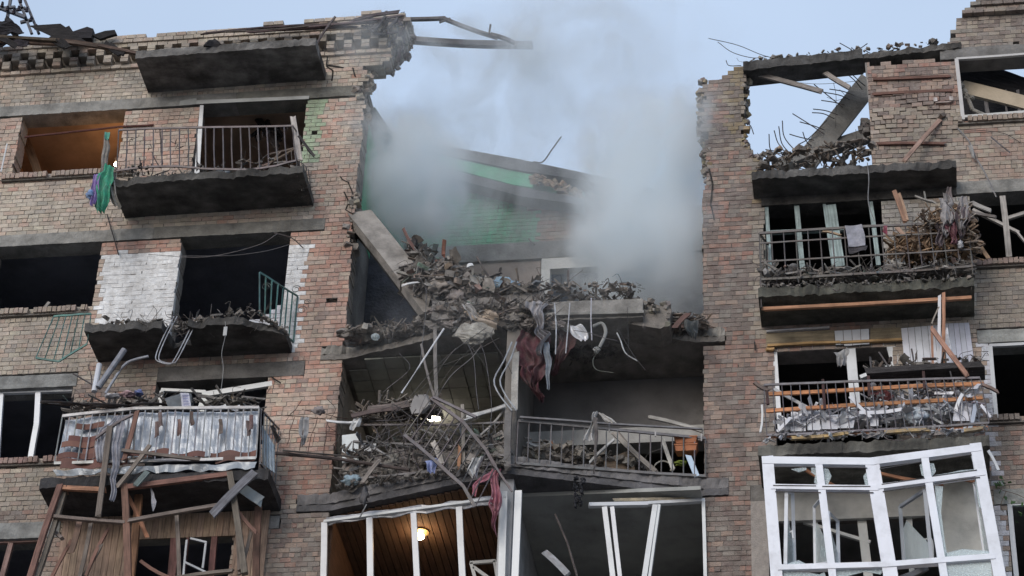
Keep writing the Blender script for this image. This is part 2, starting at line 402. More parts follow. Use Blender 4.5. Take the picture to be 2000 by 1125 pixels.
# --- right wing brickwork
RW_OPEN = [(-1.66, .06, 6.1, 8.5), (1.55, 3.35, 7.13, 8.4), (-1.65, .17, 3.4, 5.6), (1.55, 3.35, 4.28, 5.62),
           (-1.55, .22, .95, 2.82), (1.67, 3.4, 1.43, 2.77), (-1.7, 1.55, -2.6, -.05), (1.74, 3.4, -1.5, -.07)]
EDGE_R = [(-3, -2.63), (5.9, -2.64), (6.3, -2.56), (7, -2.6), (7.6, -2.66), (8.3, -2.64)]
EDGE_R2 = [(5.9, -1.45), (6.2, -1.5), (6.45, -1.62), (6.7, -1.85), (7, -1.96), (8.1, -1.96), (8.5, -1.9)]
TOP_R = [(-2.75, 8.1), (-2.3, 8.33), (-2.1, 8.55), (-1.9, 8.5), (0, 8.42), (1.3, 8.42), (1.36, 8.8), (1.5, 8.95), (1.62, 9.3), (1.78, 9.5), (1.95, 9.75), (2.2, 9.85), (2.4, 10.1), (4, 10.3)]
def in_right(x, z):
    return z < lerp_profile(TOP_R, x)+.05*cell(x, z, 5)
def proj_right(x, z, n, i):
    if x > 1.2 and z > 9.3: return .10 if (n % 3) else .05
    if -.0 < x < 1.5 and 6.3 < z < 8.4: return .03*math.sin((z-6.3)*1.5)*abs(cell(x, z, 1.5))*3
    return 0
def col_right(x, z):
    if x > 1.55 and z < 2.9 and x < 1.68: return jit(WHITEP, .08)
    if -1.62 > x > -1.9 and z < 8.6 and z > 3: return pick([(GREY, 2), (TAN, 3), (CREAM, 1), (BROWN, 1)] if z < 5.6 else P_OCH)
    if z > 8.5: return pick([(BROWN, 4), (GREY, 2), (TAN, 3), (PINK, 1.2)])
    if x < 0:
        if z > 6: return pick(P_OCH if x > -2.25 and z > 6.8 else P_DARK)
        s = cell(x, z, 1.1)
        if z < 1.2: return pick([(PINK, 1.2), (BROWN, 5), (RED, 1.2), (GREY, 1.5)])
        return pick([(PINK, 2), (RED, 2), (BROWN, 3.5), (GREY, 1)] if s > -.05 else [(BROWN, 5), (PINK, 1.5), (GREY, 2)])
    if x < 1.55 and z > 6:
        return pick([(PINK, 2), (BROWN, 3), (RED, 1)] if z > 7.45 else [(TAN, 3), (BROWN, 1.5), (PINK, 2), (CREAM, 1)])
    if .1 < x < 1.5 and 3.5 < z < 5.62: return jit((.5, .47, .43), .1) if cell(x, z, 3) < .25 else pick(P_TAN)
    if z > 5.8: return pick(P_PINK if cell(x, z, .9) > -.1 else P_MIX)
    return pick(P_TAN if z > 2.9 else P_DARK if cell(x, z, 1) > .1 else P_MIX)
def col_right(x, z, f=col_right):
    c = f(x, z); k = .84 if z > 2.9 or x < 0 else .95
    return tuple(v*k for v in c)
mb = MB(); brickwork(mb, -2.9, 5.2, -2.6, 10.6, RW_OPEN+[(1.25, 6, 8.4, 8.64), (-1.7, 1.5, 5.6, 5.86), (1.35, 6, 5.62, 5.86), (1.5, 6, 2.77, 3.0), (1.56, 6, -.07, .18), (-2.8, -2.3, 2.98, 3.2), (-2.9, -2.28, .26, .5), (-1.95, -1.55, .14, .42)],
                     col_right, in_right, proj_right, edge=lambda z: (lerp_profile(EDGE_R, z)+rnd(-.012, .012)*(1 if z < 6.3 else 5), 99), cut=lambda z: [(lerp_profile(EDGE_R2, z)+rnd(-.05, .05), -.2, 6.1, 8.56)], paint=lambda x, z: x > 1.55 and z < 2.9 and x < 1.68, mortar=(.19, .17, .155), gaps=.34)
for i in range(190):
    z = rnd(6.2, 8.4); x = (lerp_profile(EDGE_R, z) if i % 2 else lerp_profile(EDGE_R2, z))+rnd(-.06, .06); mb.chunk((x, rnd(0, .36), z), rnd(.05, .15), jit(R.choice((OCHRE, GREY, BROWN, MORTAR)), .2))
mb.build('brick_wall', 'brick', B, 'brown and pink brick wall of the wing that has lost its roof')

# --- concrete bands and lintels (2-3 mm proud of the brick)
def slabish(x0, x1, y0, y1, z0, z1, col, nx=None, r=.012, tilt=0, rag=None):
    "concrete bar with a slightly broken outline, cut into bites along x"
    mb = MB(); nx = nx or max(2, int((x1-x0)/.06)); r *= .6; P = []
    for i in range(nx+1):
        x = x0+(x1-x0)*i/nx; e = tilt*(x-x0)/(x1-x0); k = rag(x) if rag else 0
        if R.random() < .12: k += r*rnd(.5, 2.2)
        P.append([(x, y0+rnd(-r, r)+k, z0+e+rnd(-r, r)*.6), (x, y1, z0+e), (x, y1, z1+e+rnd(-r, r)*.3), (x, y0+rnd(-r, r)+k*1.1, z1+e+rnd(-r, r))])
    vs = [p for q in P for p in q]; fs = [(0, 1, 2, 3), tuple(4*nx+i for i in (3, 2, 1, 0))]
    for i in range(nx):
        o = 4*i
        for q in range(4): fs.append((o+(q+1) % 4, o+q, o+4+q, o+4+(q+1) % 4))
    mb.add(vs, fs, col, [(v[0], v[1], v[2]) for v in vs]); return mb
def lintel(x0, x1, z0, z1, col=CONC, mat='concrete', y=-.012, y1=.34, tilt=0, label=None):
    return slabish(x0, x1, y, y1, z0, z1, col, r=.007, tilt=tilt).build('lintel', mat, B, label)
lintel(-18, -10.5, 8.4, 8.62); lintel(-10.495, -8.45, 8.4, 8.62, (.24, .23, .2))
lintel(-18, -11.6, 5.6, 5.83); lintel(-11.595, -8.75, 5.6, 5.83, (.22, .21, .19))
lintel(-18, -12.5, 2.76, 3.0, (.27, .27, .26)); lintel(-11.2, -8.85, 2.76, 3.03, (.17, .16, .15))
lintel(-18, -12.4, 0, .28, (.26, .26, .25)); lintel(-9.6, -9.0, 0, .22, (.26, .25, .24))
lintel(1.25, 5.2, 8.4, 8.64, (.2, .19, .18)); lintel(-1.7, 1.345, 5.6, 5.86, (.09, .085, .08), 'charred'); lintel(1.35, 5.2, 5.62, 5.86, (.28, .27, .25))
lintel(1.5, 5.2, 2.77, 3.0, (.33, .33, .31)); lintel(1.56, 5.2, -.07, .18, (.3, .3, .28)); lintel(-1.95, -1.55, .14, .42, (.15, .14, .13))
slabish(-1.95, .0, -.10, .32, 8.35, 8.54, (.12, .115, .11), r=.02, tilt=.12).build('lintel', 'charred', B, 'sagging burnt beam over the empty top opening')
slabish(0.0, 1.6, -.03, .32, 8.5, 8.62, (.14, .13, .12), r=.03, tilt=.12).build('lintel', 'charred', B)

# --- brick sills
def sill(x0, x1, z, col=(.36, .27, .22), label=None):
    mb = MB(); x = x0
    while x < x1:
        if R.random() > .06: mb.box(x+.004, min(x+.075, x1)-.004, -.09+rnd(-.01, .01), .1, z, z+.1, jit(col, .15), j=.004)
        x += .079
    mb.box(x0, x1, -.05, .3, z-.03, z, (.1, .09, .08)); mb.build('window_sill', 'brick', B, label)
sill(-14.35, -12.1, 6.98); sill(-14.5, -12.5, 4.18, (.38, .3, .24)); sill(-14.4, -12.5, 1.32, (.30, .19, .16)); sill(1.45, 3.4, 7.03, (.25, .19, .15)); sill(1.5, 3.4, 4.18, (.3, .2, .16)); sill(1.55, 3.4, 1.33, (.24, .18, .15))

# --- floors, party walls, rooms
def pbox(name, x0, x1, y0, y1, z0, z1, col, mat='plaster', label=None, j=0):
    mb = MB(); mb.box(x0, x1, y0, y1, z0, z1, col, j); return mb.build(name, mat, B, label)
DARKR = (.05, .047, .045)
# left wing
for z, c in ((8.66, (.42, .30, .22)), (5.9, (.22, .23, .27)), (3.06, (.22, .23, .27)), (.3, (.2, .2, .24))):
    pbox('floor_slab', -18, -8.6, .365, 6.2, z, z+.2, c)
pbox('floor_slab', -18, -8.6, .365, 6.2, -2.6, -2.4, DARKR)
for z0, z1, c in ((6.1, 8.66, (.55, .36, .25)), (3.26, 5.9, (.26, .28, .34)), (.5, 3.06, (.26, .28, .34)), (-2.4, .3, (.24, .25, .3))):
    pbox('room_wall', -11.95, -11.8, .365, 4.3, z0, z1, c)
    pbox('room_wall', -18, -8.6, 4.3, 4.45, z0, z1, c)
    pbox('room_wall', -14.9, -14.75, .365, 4.3, z0, z1, c)
pbox('side_wall', -8.6, -8.275, .365, 4.2, -2.6, 8.2, (.17, .16, .15), 'concrete')
pbox('end_wall', -18.3, -18, 0, 6.5, -22.6, 9.8, (.3, .25, .2), 'brick')
pbox('roof', -18, -8.5, .365, 6.4, 9.35, 9.5, (.1, .09, .08), 'charred')
# right wing
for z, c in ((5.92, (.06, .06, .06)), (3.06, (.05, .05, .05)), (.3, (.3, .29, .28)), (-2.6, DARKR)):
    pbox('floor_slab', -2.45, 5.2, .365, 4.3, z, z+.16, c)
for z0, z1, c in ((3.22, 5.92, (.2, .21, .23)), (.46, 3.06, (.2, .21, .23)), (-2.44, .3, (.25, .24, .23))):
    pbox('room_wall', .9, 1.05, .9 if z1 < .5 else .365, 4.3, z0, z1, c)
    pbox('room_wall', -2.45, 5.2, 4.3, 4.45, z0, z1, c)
pbox('side_wall', -2.62, -2.45, .365, 4.2, -2.6, 5.9, (.16, .15, .14), 'concrete')
pbox('end_wall', 5.2, 5.5, 0, 6.5, -22.6, 9.8, (.3, .25, .2), 'brick')
pbox('lower_wall', -18, 5.2, .1, .5, -22.6, -2.6, (.36, .28, .22), 'brick')
pbox('rear_wall', -18, 5.2, 6.2, 6.4, -22.6, 3.4, (.36, .28, .22), 'brick')

# --- middle bay
VT = -.85
def vy(x): return VT*(1-min(1, abs(x+5.45)/2.82))
def vslab(xa, xb, z0, z1, cL, label, gap=None, mat='concrete', r=.018, back=4.2, name='floor_slab'):
    n = int((xb-xa)/.055); r *= .6; mb = MB(); P = []
    for i in range(n+1):
        x = xa+(xb-xa)*i/n; y = vy(x)+(gap(x) if gap else 0)
        if x < -8.25 or x > -2.65: y = -.02
        P.append([(x, y+rnd(-r, r), z0+rnd(-r, r)*.5), (x, back, z0), (x, back, z1), (x, y+rnd(-r, r)*1.5, z1+rnd(-r, r))])
    vs = [p for q in P for p in q]; fs = [(0, 1, 2, 3), tuple(4*n+i for i in (3, 2, 1, 0))]
    for i in range(n):
        o = 4*i
        for q in range(4): fs.append((o+(q+1) % 4, o+q, o+4+q, o+4+(q+1) % 4))
    mb.add(vs, fs, cL, [(v[0], v[1], v[2]) for v in vs]); return mb.build(name, mat, B, label)
# storey slab under the smoking cavity, and the one below
vslab(-8.605, -2.3, 3.02, 3.12, (.24, .22, .20), 'cracked concrete floor slab under the rubble of the collapsed bay', lambda x: .14 if -5.3 < x < -3.2 else 0, r=.02)
vslab(-8.605, -2.3, 3.124, 3.27, (.30, .28, .25), None, lambda x: .05+(.16 if -5.2 < x < -3.4 else 0), r=.035)
vslab(-8.755, -2.27, .27, .38, (.13, .125, .13), 'dark V-shaped concrete balcony floor between the two brick wings', r=.012)
vslab(-8.755, -2.27, .384, .56, (.19, .18, .18), None, lambda x: -.03+.04*max(0, cell(x, .3, 3)), r=.02)
vslab(-8.27, -2.62, -2.75, -2.6, (.2, .2, .2), None, r=.002)
for z0, z1, cc in ((.56, 3.02, (.28, .28, .27)), (-2.6, .27, (.30, .30, .30))):
    pbox('room_wall', -8.274, -2.63, 4.1, 4.28, z0, z1, cc)
pbox('partition_wall', -5.56, -5.36, -.70, 4.1, .565, 3.015, (.22, .20, .18))
pbox('partition_wall', -5.56, -5.36, -.70, 4.1, -2.59, .265, (.45, .45, .46))
# suspended ceiling tiles in the lit loggia, boards in the room below
mb = MB()
for i in range(9):
    for k in range(12):
        x = -8.2+i*.3; y = -.05-.0*i+k*.3; 
        if y < vy(x+.15)+.1 or x+.29 > -5.58: continue
        mb.box(x+.006, x+.294, y+.006, y+.294, 2.985-.012*rnd(0, 1), 3.0, jit((.34, .34, .30), .07))
mb.build('ceiling', 'plaster', B, 'grey square-tiled ceiling above the ceiling light')
mb = MB(); x = -8.2
while x < -5.6:
    mb.box(x+.004, min(x+.105, -5.58)-.004, vy(x)+.12, 4.1, .225+rnd(0, .006), .255, jit((.105, .062, .042), .15)); x += .11
mb.build('ceiling', 'wood', B, 'varnished brown board ceiling with a lit lamp')
pbox('room_wall', -8.27, -8.2, .1, 4.1, -2.6, .22, (.13, .07, .045), 'wood')
pbox('room_wall', -8.2, -5.57, 3.0, 3.1, -2.6, .22, (.12, .065, .045), 'wood')
pbox('ceiling', -5.355, -2.66, -.3, 4.1, .2, .262, (.36, .36, .34))
pbox('room_wall', -5.355, -2.66, 2.2, 2.32, -2.6, -.15, (.30, .30, .29))
# inner wall with pale lintel in the right-hand loggia
pbox('room_wall', -5.355, -2.66, .9, 1.05, 1.86, 3.01, (.19, .18, .175))
pbox('lintel', -5.355, -2.66, .50, .82, 1.58, 1.857, (.42, .41, .39), 'plaster')
pbox('wall_panel', -8.274, -8.262, .42, 4.15, 5.95, 8.1, (.14, .45, .27), 'plaster', 'green painted side wall veiled by smoke')
# dark room remaining at the side of the cavity

# rear wall behind the smoke
YB = 4.2
def pp(name, pts, Y, th, col, mat='plaster', label=None, parent=None, kind=None):
    mb = MB(); mb.prism([at(x, y, Y) for x, y in pts], (0, th, 0), col); return mb.build(name, mat, parent or B, label, kind)
GREEN = (.17, .56, .34)
yb0, yb1 = at(920, 482, YB).z, at(920, 393, YB).z
xg0, xg1, xg2 = at(760, 440, YB).x, at(1050, 440, YB).x, -2.6
mb = MB()
def in_back(x, z):
    return z < lerp_profile([(xg0, yb1+.6), (xg1, yb1+.12), (at(1200, 400, YB).x, yb1-.1), (-2.6, yb1-.5)], x)+.05*cell(x, z, 4)
for k in range(2):
    pass
brickwork(mb, -8.2, -2.7, yb0, yb1+1.2, [], lambda x, z: jit(GREEN, .06) if x < xg1-.02 else pick(P_PINK), in_back)
o = mb.build('brick_wall', 'brick', B, 'inner brick wall painted bright green, half hidden by smoke'); o.location.y += YB
pbox('beam', -8.2, -2.7, YB-.06, YB+.3, yb0-.38, yb0-.005, (.27, .26, .25), 'concrete')
zt = at(1060, 508, YB).z
pbox('room_wall', -8.2, at(1055, 540, YB).x, YB, YB+.2, 3.3, yb0-.385, (.36, .29, .25))
pbox('room_wall', at(1180, 540, YB).x, -2.7, YB, YB+.2, 3.3, yb0-.385, (.34, .32, .3))
mb = MB(); xa, xb = at(1058, 520, YB).x, at(1175, 520, YB).x
mb.box(xa, xb+.02, YB-.05, YB+.12, zt-.24, zt, (.66, .64, .6)); mb.box(xa, xa+.16, YB-.05, YB+.12, zt-1.6, zt-.243, (.66, .64, .6))
mb.build('door_frame', 'plaster', B, 'white painted door surround in the smoky cavity')
pbox('room_wall', xa-.5, xb+1, YB+1.6, YB+1.7, 3.3, yb0+1.2, (.13, .15, .18))
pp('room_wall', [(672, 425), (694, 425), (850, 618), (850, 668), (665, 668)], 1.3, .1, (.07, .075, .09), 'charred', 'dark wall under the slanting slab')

# --- balcony slabs with parts
def balcony(x0, x1, z0, z1, d, col, label, mat='charred', rag=None, r=.02, tilt=0):
    return slabish(x0, x1, -d, .01, z0, z1, col, r=r, rag=rag, tilt=tilt).build('balcony', mat, B, label)
b1 = balcony(-12.05, -8.98, 8.74, 8.9, .9, (.19, .18, .17), 'bare sooty balcony slab under the roof edge, without a railing', tilt=.05)
b2 = balcony(-12.12, -8.97, 6.06, 6.2, .88, (.10, .095, .088), 'burnt top-storey balcony with a bowed dark railing', tilt=.05, rag=lambda x: .12*max(0, cell(x, 1, 4)))
def rag3(x):
    return .02+(.5 if -10.95 < x < -10.6 else 0)*max(.3, 1)+(.14*max(0, cell(x, 2, 4)))+(max(0, x+9.75))*.5
b3 = balcony(-12.2, -9.08, 3.2, 3.34, .87, (.10, .095, .09), 'broken balcony slab with bitten front edge and bent metal', rag=rag3, r=.03)
b4 = balcony(-12.5, -9.0, .31, .49, .9, (.05, .048, .05), 'burnt balcony faced with silvery sheeting, heaped with junk', r=.03)
b5 = balcony(-1.82, 1.36, 5.76, 5.91, .5, (.11, .105, .1), 'scorched concrete ledge below the roofless opening', r=.035)
b6 = balcony(-1.74, 1.48, 3.27, 3.44, .78, (.11, .108, .09), 'balcony slab with a bare batten fixed to its underside', r=.03)
b7 = balcony(-1.78, 1.52, .37, .55, .88, (.13, .125, .11), 'balcony slab above the tilted white glazing', r=.025)
# ================================================================== helpers for the wreckage
def pts(seq, Y=None):
    "[(px,py) or (px,py,Y)] -> world points"
    return [at(q[0], q[1], q[2] if len(q) > 2 else (Y or 0)) for q in seq]
def interp(P, t):
    ls = [(Vector(b)-Vector(a)).length for a, b in zip(P, P[1:])]; d = max(0, min(1, t))*sum(ls)
    for i, l in enumerate(ls):
        if d <= l or i == len(ls)-1: return Vector(P[i]).lerp(Vector(P[i+1]), min(1, d/max(l, 1e-6)))
        d -= l
def wig(P, amp=.02, sub=4):
    out = []
    for a, b in zip(P, P[1:]):
        for k in range(sub):
            t = k/sub; q = Vector(a).lerp(Vector(b), t)
            if k or len(out): q += Vector((rnd(-amp, amp), rnd(-amp, amp), rnd(-amp, amp)))
            out.append(q)
    out.append(Vector(P[-1])); return out
def smoothline(P, n=5):
    "Catmull-Rom"
    P = [Vector(p) for p in P]; Q = [P[0]*2-P[1]]+P+[P[-1]*2-P[-2]]; out = []
    for i in range(1, len(Q)-2):
        for k in range(n):
            t = k/n; a, b, c, d = Q[i-1:i+3]
            out.append(.5*((2*b)+(c-a)*t+(2*a-5*b+4*c-d)*t*t+(3*b-a-3*c+d)*t**3))
    out.append(P[-1]); return out
def railing(top, bot, n, name='railing', r=.011, col=(.13, .11, .10), parent=None, label=None, mids=(), bend=0, th=.022, mat='metal', cat=None, skip=(), rails=True, t0=0, t1=1):
    mb = MB()
    if rails:
        for P in (top, bot):
            for a, b in zip(P, P[1:]): mb.bar(a, b, th*1.6, th, jit(col, .1), seg=2, warp=.006)
    for f in mids:
        Q = [interp(top, i/6).lerp(interp(bot, i/6), f) for i in range(7)]
        for a, b in zip(Q, Q[1:]): mb.bar(a, b, th, th*.7, jit(col, .1))
    for i in range(n):
        if i in skip: continue
        t = t0+(t1-t0)*i/(n-1); a, b = interp(top, t), interp(bot, t)
        m_ = a.lerp(b, .5)+Vector((rnd(-bend, bend), rnd(-bend, bend), 0))
        mb.tube([a, m_, b], r, jit(col, .2), n=5)
    return mb.build(name, mat, parent, label, cat=cat)
def heap(mb, path, n, h, dy, pal, size=(.04, .16), mix=(4, 3, 2, 1), planks=.35, hp=None):
    "loose broken pieces along a line: chunks, flakes, splinters, wires"
    if h > .1 and mix[0] >= 2:           # the dusty mass that binds the pieces
        L_ = sum((b-a).length for a, b in zip(path, path[1:])); m_ = max(4, int(L_/.16))
        for i in range(m_):
            t = (i+rnd(0, 1))/m_; p = interp(path, t); hh = h*(hp(t) if hp else 1)
            mb.blob(p+Vector((0, rnd(-.4, .4)*dy, hh*.18)), rnd(.14, .24), max(.06, dy*.5), hh*rnd(.25, .42)+.02, jit(pal[0][0], .2), .5, 12, 8, 3)
    for i in range(int(n*1.5)):
        t = R.random(); p = interp(path, t); hh = h*(hp(t) if hp else 1)
        k = R.random()**1.4
        p = p+Vector((0, rnd(-dy, dy), k*hh)); c = pick(pal); s = size[0]*.6+(size[1]*1.15-size[0]*.6)*R.random()**2.6
        c = tuple(x*.75+.25*y for x, y in zip(c, pal[0][0]))
        q = R.choices((0, 1, 2, 3), mix)[0]
        if q == 0: mb.chunk(p, s, c)
        elif q == 1:
            d = Vector((rnd(-1, 1), rnd(-.7, .7), rnd(-.45, .6))).normalized()*rnd(.4, 1)*planks
            mb.bar(p-d/2, p+d/2, rnd(.015, .06), rnd(.008, .02), c, jag=.02, roll=rnd(0, 3))
        elif q == 2:
            u = Vector((rnd(-1, 1), rnd(-1, 1), rnd(-.6, .6))).normalized()*s*rnd(.8, 1.6); v_ = Vector((rnd(-.5, .5), rnd(-1, 1), rnd(-1, 1))).normalized()*s*rnd(.6, 1.2)
            mb.cloth([p, p+v_*.5+Vector((0, rnd(-.03, .03), 0)), p+v_], [p+u, p+u*.9+v_*.5, p+u*rnd(.5, 1)+v_*rnd(.7, 1.1)], c, .015, 1.2, 4, 4, .008, .03)
        else:
            e = p+Vector((rnd(-.3, .3), rnd(-.25, .1), rnd(-.25, .2)))
            mb.tube(smoothline([p, p.lerp(e, .5)+Vector((rnd(-.1, .1), rnd(-.1, .05), rnd(-.1, .12))), e], 4), rnd(.003, .006), jit((.08, .07, .07), .4), n=4)
    return mb
def stuff(name, mb, mat, label, cat): return mb.build(name, mat, None, label, 'stuff', cat=cat)
def plank(name, a, b, w, d, col, label, group=None, mat='wood', cat='plank', seg=3, warp=.02, jag=.04, up=None, roll=0):
    mb = MB(); mb.bar(a, b, w, d, col, seg, warp, jag, up, roll); return one(name, mb, mat, label, cat, group)
WIRES = []
def wire(P, r=.005, col=(.05, .045, .045), name='wire', label='thin cable', group='loose cables and wires', sm=5, cat='wire', mat='metal'):
    mb = MB(); mb.tube(smoothline(P, sm), r, jit(col, .1), n=5); return one(name, mb, mat, label, cat, group)
ASH = [((.20, .18, .165), 4), ((.32, .29, .26), 3), ((.10, .09, .085), 3), ((.44, .41, .37), 1.5), ((.26, .17, .12), 1)]
MIXP = ASH+[((.5, .5, .5), 1.2), ((.07, .06, .06), 3), ((.35, .16, .12), .6), ((.16, .24, .32), .4), ((.08, .25, .18), .25)]
WOODP = [((.36, .24, .15), 3), ((.22, .15, .10), 3), ((.12, .09, .07), 2), ((.48, .36, .25), 1)]
ORANGE = (.48, .22, .11); OLDW = (.17, .14, .12); DARKW = (.055, .048, .045); PALEW = (.5, .46, .40); BRWN = (.20, .11, .085)

# ------------------------------------------------------------------ roof edge, left
Yr = -.35
mb = MB()
mb.cloth(pts([(-60, 62), (-50, 85)], Yr), pts([(60, 80), (55, 92)], Yr-.2), (.03, .025, .03), .03, 1.5, 10, 5, .02, .05)
mb.cloth(pts([(-60, 36), (-60, 68)], Yr-.1), pts([(22, 42), (50, 66)], Yr-.25), (.022, .02, .024), .05, 1, 9, 6, .02, .08)
mb.chunk(at(20, 52, Yr), .35, (.03, .028, .03), .5)
one('roof_sheet', mb, 'burnt', 'charred black roofing sheet curled over the roof edge below the pole', 'roofing')
mb = MB()
mb.prism(pts([(55, 50), (118, 46), (172, 84), (185, 92), (120, 80)], -.45), (0, .05, .03), (.025, .022, .022))
mb.prism(pts([(112, 60), (135, 50), (150, 72), (140, 76)], -.35), (0, .1, 0), (.03, .027, .027))
one('roof_sheet', mb, 'burnt', 'folded black flap of roofing with a pointed tip, lying across the eaves beside the rafters', 'roofing')
mb = MB()
mb.prism(pts([(140, 62), (170, 52), (182, 56), (178, 74), (148, 74)], -.3), (0, .12, 0), (.028, .025, .028))
mb.prism(pts([(180, 68), (205, 60), (224, 58), (228, 66), (212, 70), (195, 76)], -.3), (0, .06, 0), (.022, .02, .02))
one('charred_lump', mb, 'burnt', 'charred lump with a spiky end standing on the roof edge beside the black flap', 'debris')
mb = MB()
for a, b in (((-40, 70), (112, 79)), ((-40, 76), (120, 86)), ((100, 78), (205, 92)), ((110, 80), (265, 104)), ((190, 88), (280, 106))):
    mb.bar(at(*a, -.5+rnd(-.05, .05)), at(*b, -.5+rnd(-.05, .05)), .055, .05, jit((.10, .07, .055), .2), 4, .02, .05)
for a, b in (((100, 76), (128, 92)), ((118, 78), (133, 93)), ((205, 84), (238, 108)), ((216, 88), (242, 104)), ((0, 74), (30, 90))):
    mb.bar(at(*a, -.52), at(*b, -.52), .10, .03, (.025, .022, .022), 2, .02, .05)
one('roof_batten', mb, 'burnt', 'splintered dark roof battens hanging along the eaves above the corbelled bricks', 'timber')
# pole with insulators
root = thing('utility_pole', 'lattice steel roof pole with brown insulators, cut off by the corner of the photograph', 'pole', at(60, 60, .6))
mb = MB()
for a, b in (((36, -30), (76, 66)), ((26, -30), (62, 66)), ((24, -20), (10, 60)), ((30, 20), (50, 16)), ((40, 44), (66, 38))):
    mb.bar(at(*a, .6), at(*b, .6), .05, .05, (.07, .08, .10), 1)
mb.bar(at(-20, 8, .55), at(50, 34, .55), .06, .06, (.07, .08, .10))
mb.bar(at(-10, 18, .55), at(30, 14, .55), .05, .05, (.07, .08, .10))
mb.build('lattice', 'metal', root)
for x, y in ((4, 12), (14, 20), (26, 26), (36, 20), (40, 4), (60, 40), (70, 56), (52, 22)):
    mb = MB(); p = at(x, y, .5)
    for k in range(3): mb.blob(p+Vector((0, 0, .04*k)), .035-.006*k, .035, .02, (.05, .045, .06), 0, 8, 5)
    mb.build('insulator', 'metal', root, smooth=True)
# roof planks right
RT = 'long thin roofing laths along the eaves'
RTL = ['thin roofing lath starting furthest from the smoky corner, just above the bare slab', 'second roofing lath lying close over the first along the brick eaves', 'longest roofing lath, running the whole way to the splintered roof corner', 'short roofing lath ending in the splintered roof corner', 'thickest short roofing lath on top of the splintered roof corner', 'roofing lath lying under the longest one in the middle of the eaves']
for i, (a, b, y, w_) in enumerate((((395, 66), (640, 47), -.28, .035), ((440, 62), (655, 44), -.32, .03), ((480, 63), (790, 38), -.30, .05), ((610, 52), (785, 30), -.36, .035), ((690, 40), (775, 24), -.3, .06), ((520, 60), (700, 52), -.24, .03))):
    plank('roof_lath', at(*a, y), at(*b, y), w_, .03, jit((.10, .075, .07), .3), RTL[i], RT, 'burnt', 'lath', 4, .03, .08)
mb = MB()
for i in range(60):
    c = at(rnd(715, 790), rnd(34, 66), rnd(-.4, .1)); d = Vector((rnd(-.2, 1), rnd(-.4, .2), rnd(-.7, .8))).normalized()*rnd(.08, .3)
    mb.bar(c-d/2, c+d/2, rnd(.02, .05), .02, jit((.07, .06, .065), .4), 1, 0, .03)
for i in range(34):
    c = at(rnd(760, 792), rnd(55, 108), rnd(-.3, .2)); d = Vector((rnd(-.4, .4), rnd(-.3, .2), -1)).normalized()*rnd(.1, .3)
    mb.bar(c-d/2, c+d/2, rnd(.02, .05), .02, jit((.06, .055, .06), .4), 1, 0, .03)
stuff('splinters', mb, 'burnt', 'spiky bundle of splintered timber on the broken roof corner', 'splinters')
plank('stick', at(616, 90, -.45), at(654, 34, -.5), .03, .03, (.12, .10, .10), 'lone thin stick leaning up over the roof edge beside the bare balcony slab', None, 'burnt', 'stick')
mb = MB(); mb.cloth(pts([(405, 80), (398, 93)], -.95), pts([(418, 74), (432, 86)], -.9), (.03, .028, .03), .03, 1, 6, 6, .04, .05)
one('rag', mb, 'burnt', 'small black charred scrap standing on the front edge of the bare balcony slab', 'scrap')
# rafters in the smoke
plank('rafter', at(775, 76, 1.5), at(1030, 88, 1.9), .115, .1, (.12, .11, .11), 'thick broken roof rafter reaching out of the wall corner into the smoke', None, 'burnt', 'rafter', 6, .03, .12)
mb = MB()
for a, b in (((768, 38), (868, 36)), ((866, 36), (972, 74)), ((960, 68), (1005, 84))): mb.bar(at(*a, 1.3), at(*b, 1.4), .06, .06, (.12, .11, .11), 3, .02, .03)
for a, b in (((880, 36), (858, 44)), ((955, 68), (958, 48)), ((935, 62), (978, 72))): mb.bar(at(*a, 1.3), at(*b, 1.3), .03, .03, (.12, .11, .11))
one('rafter', mb, 'burnt', 'thinner cranked rafter above the thick one, bending down into the smoke', 'rafter')

# ------------------------------------------------------------------ top left room and balcony
bulb = thing('light_bulb', 'small bare glowing bulb in the corner of the orange-lit top window', 'lamp', at(226, 321, 1.0))
mb = MB(); mb.blob(at(226, 321, 1.0), .032, .032, .04, (1, 1, 1), 0, 10, 8); mb.build('glass', lamp_mat('bulb_glow', (1, .72, .40), 40), bulb, smooth=True)
mb = MB(); mb.tube([at(226, 316, 1.0), at(226, 308, 1.05)], .014, (.3, .3, .3)); mb.build('socket', 'metal', bulb)
def lamp(loc, e, col, rad=.04):
    l = bpy.data.lights.new('lamp', 'POINT'); l.energy = e; l.color = col; l.shadow_soft_size = rad
    o = bpy.data.objects.new('lamp', l); COL.objects.link(o); o.location = loc; return o
lamp(at(222, 321, .82), 9, (1, .50, .20))
mb = MB(); mb.tube(wig(pts([(48, 268), (140, 258), (240, 247), (300, 244)], -.02), .004), .018, (.12, .05, .045)); one('pipe', mb, 'metal', 'thin dark red pipe crossing the orange-lit window', 'pipe')
plank('board', at(44, 262, .9), at(78, 350, .9), .14, .03, (.42, .26, .15), 'narrow upright board inside the orange-lit window', cat='board')
plank('lath', at(140, 333, -.02), at(205, 331, -.02), .03, .02, (.06, .05, .05), 'dark lath lying on the sill of the orange-lit window', None, 'burnt', 'lath')
mb = MB(); mb.tube(pts([(2, 336), (14, 281)], -.12), .014, (.62, .62, .62)); one('tube', mb, 'pvc', 'short white tube fixed upright beside the orange-lit window', 'tube')
# plastered reveals and patches
def flat(name, P, Y, th, col, mat='plaster', label=None): return pp(name, P, Y, -th, col, mat, label)
flat('door_trim', [(352, 198), (384, 192), (384, 204), (350, 207)], -.014, .012, (.42, .42, .40))
flat('door_trim', [(384, 197), (604, 188), (603, 194), (384, 204)], -.028, .014, (.5, .5, .48))
flat('door_trim', [(391, 207), (398, 207), (390, 338), (380, 342)], -.002, .02, (.62, .62, .62), 'pvc')
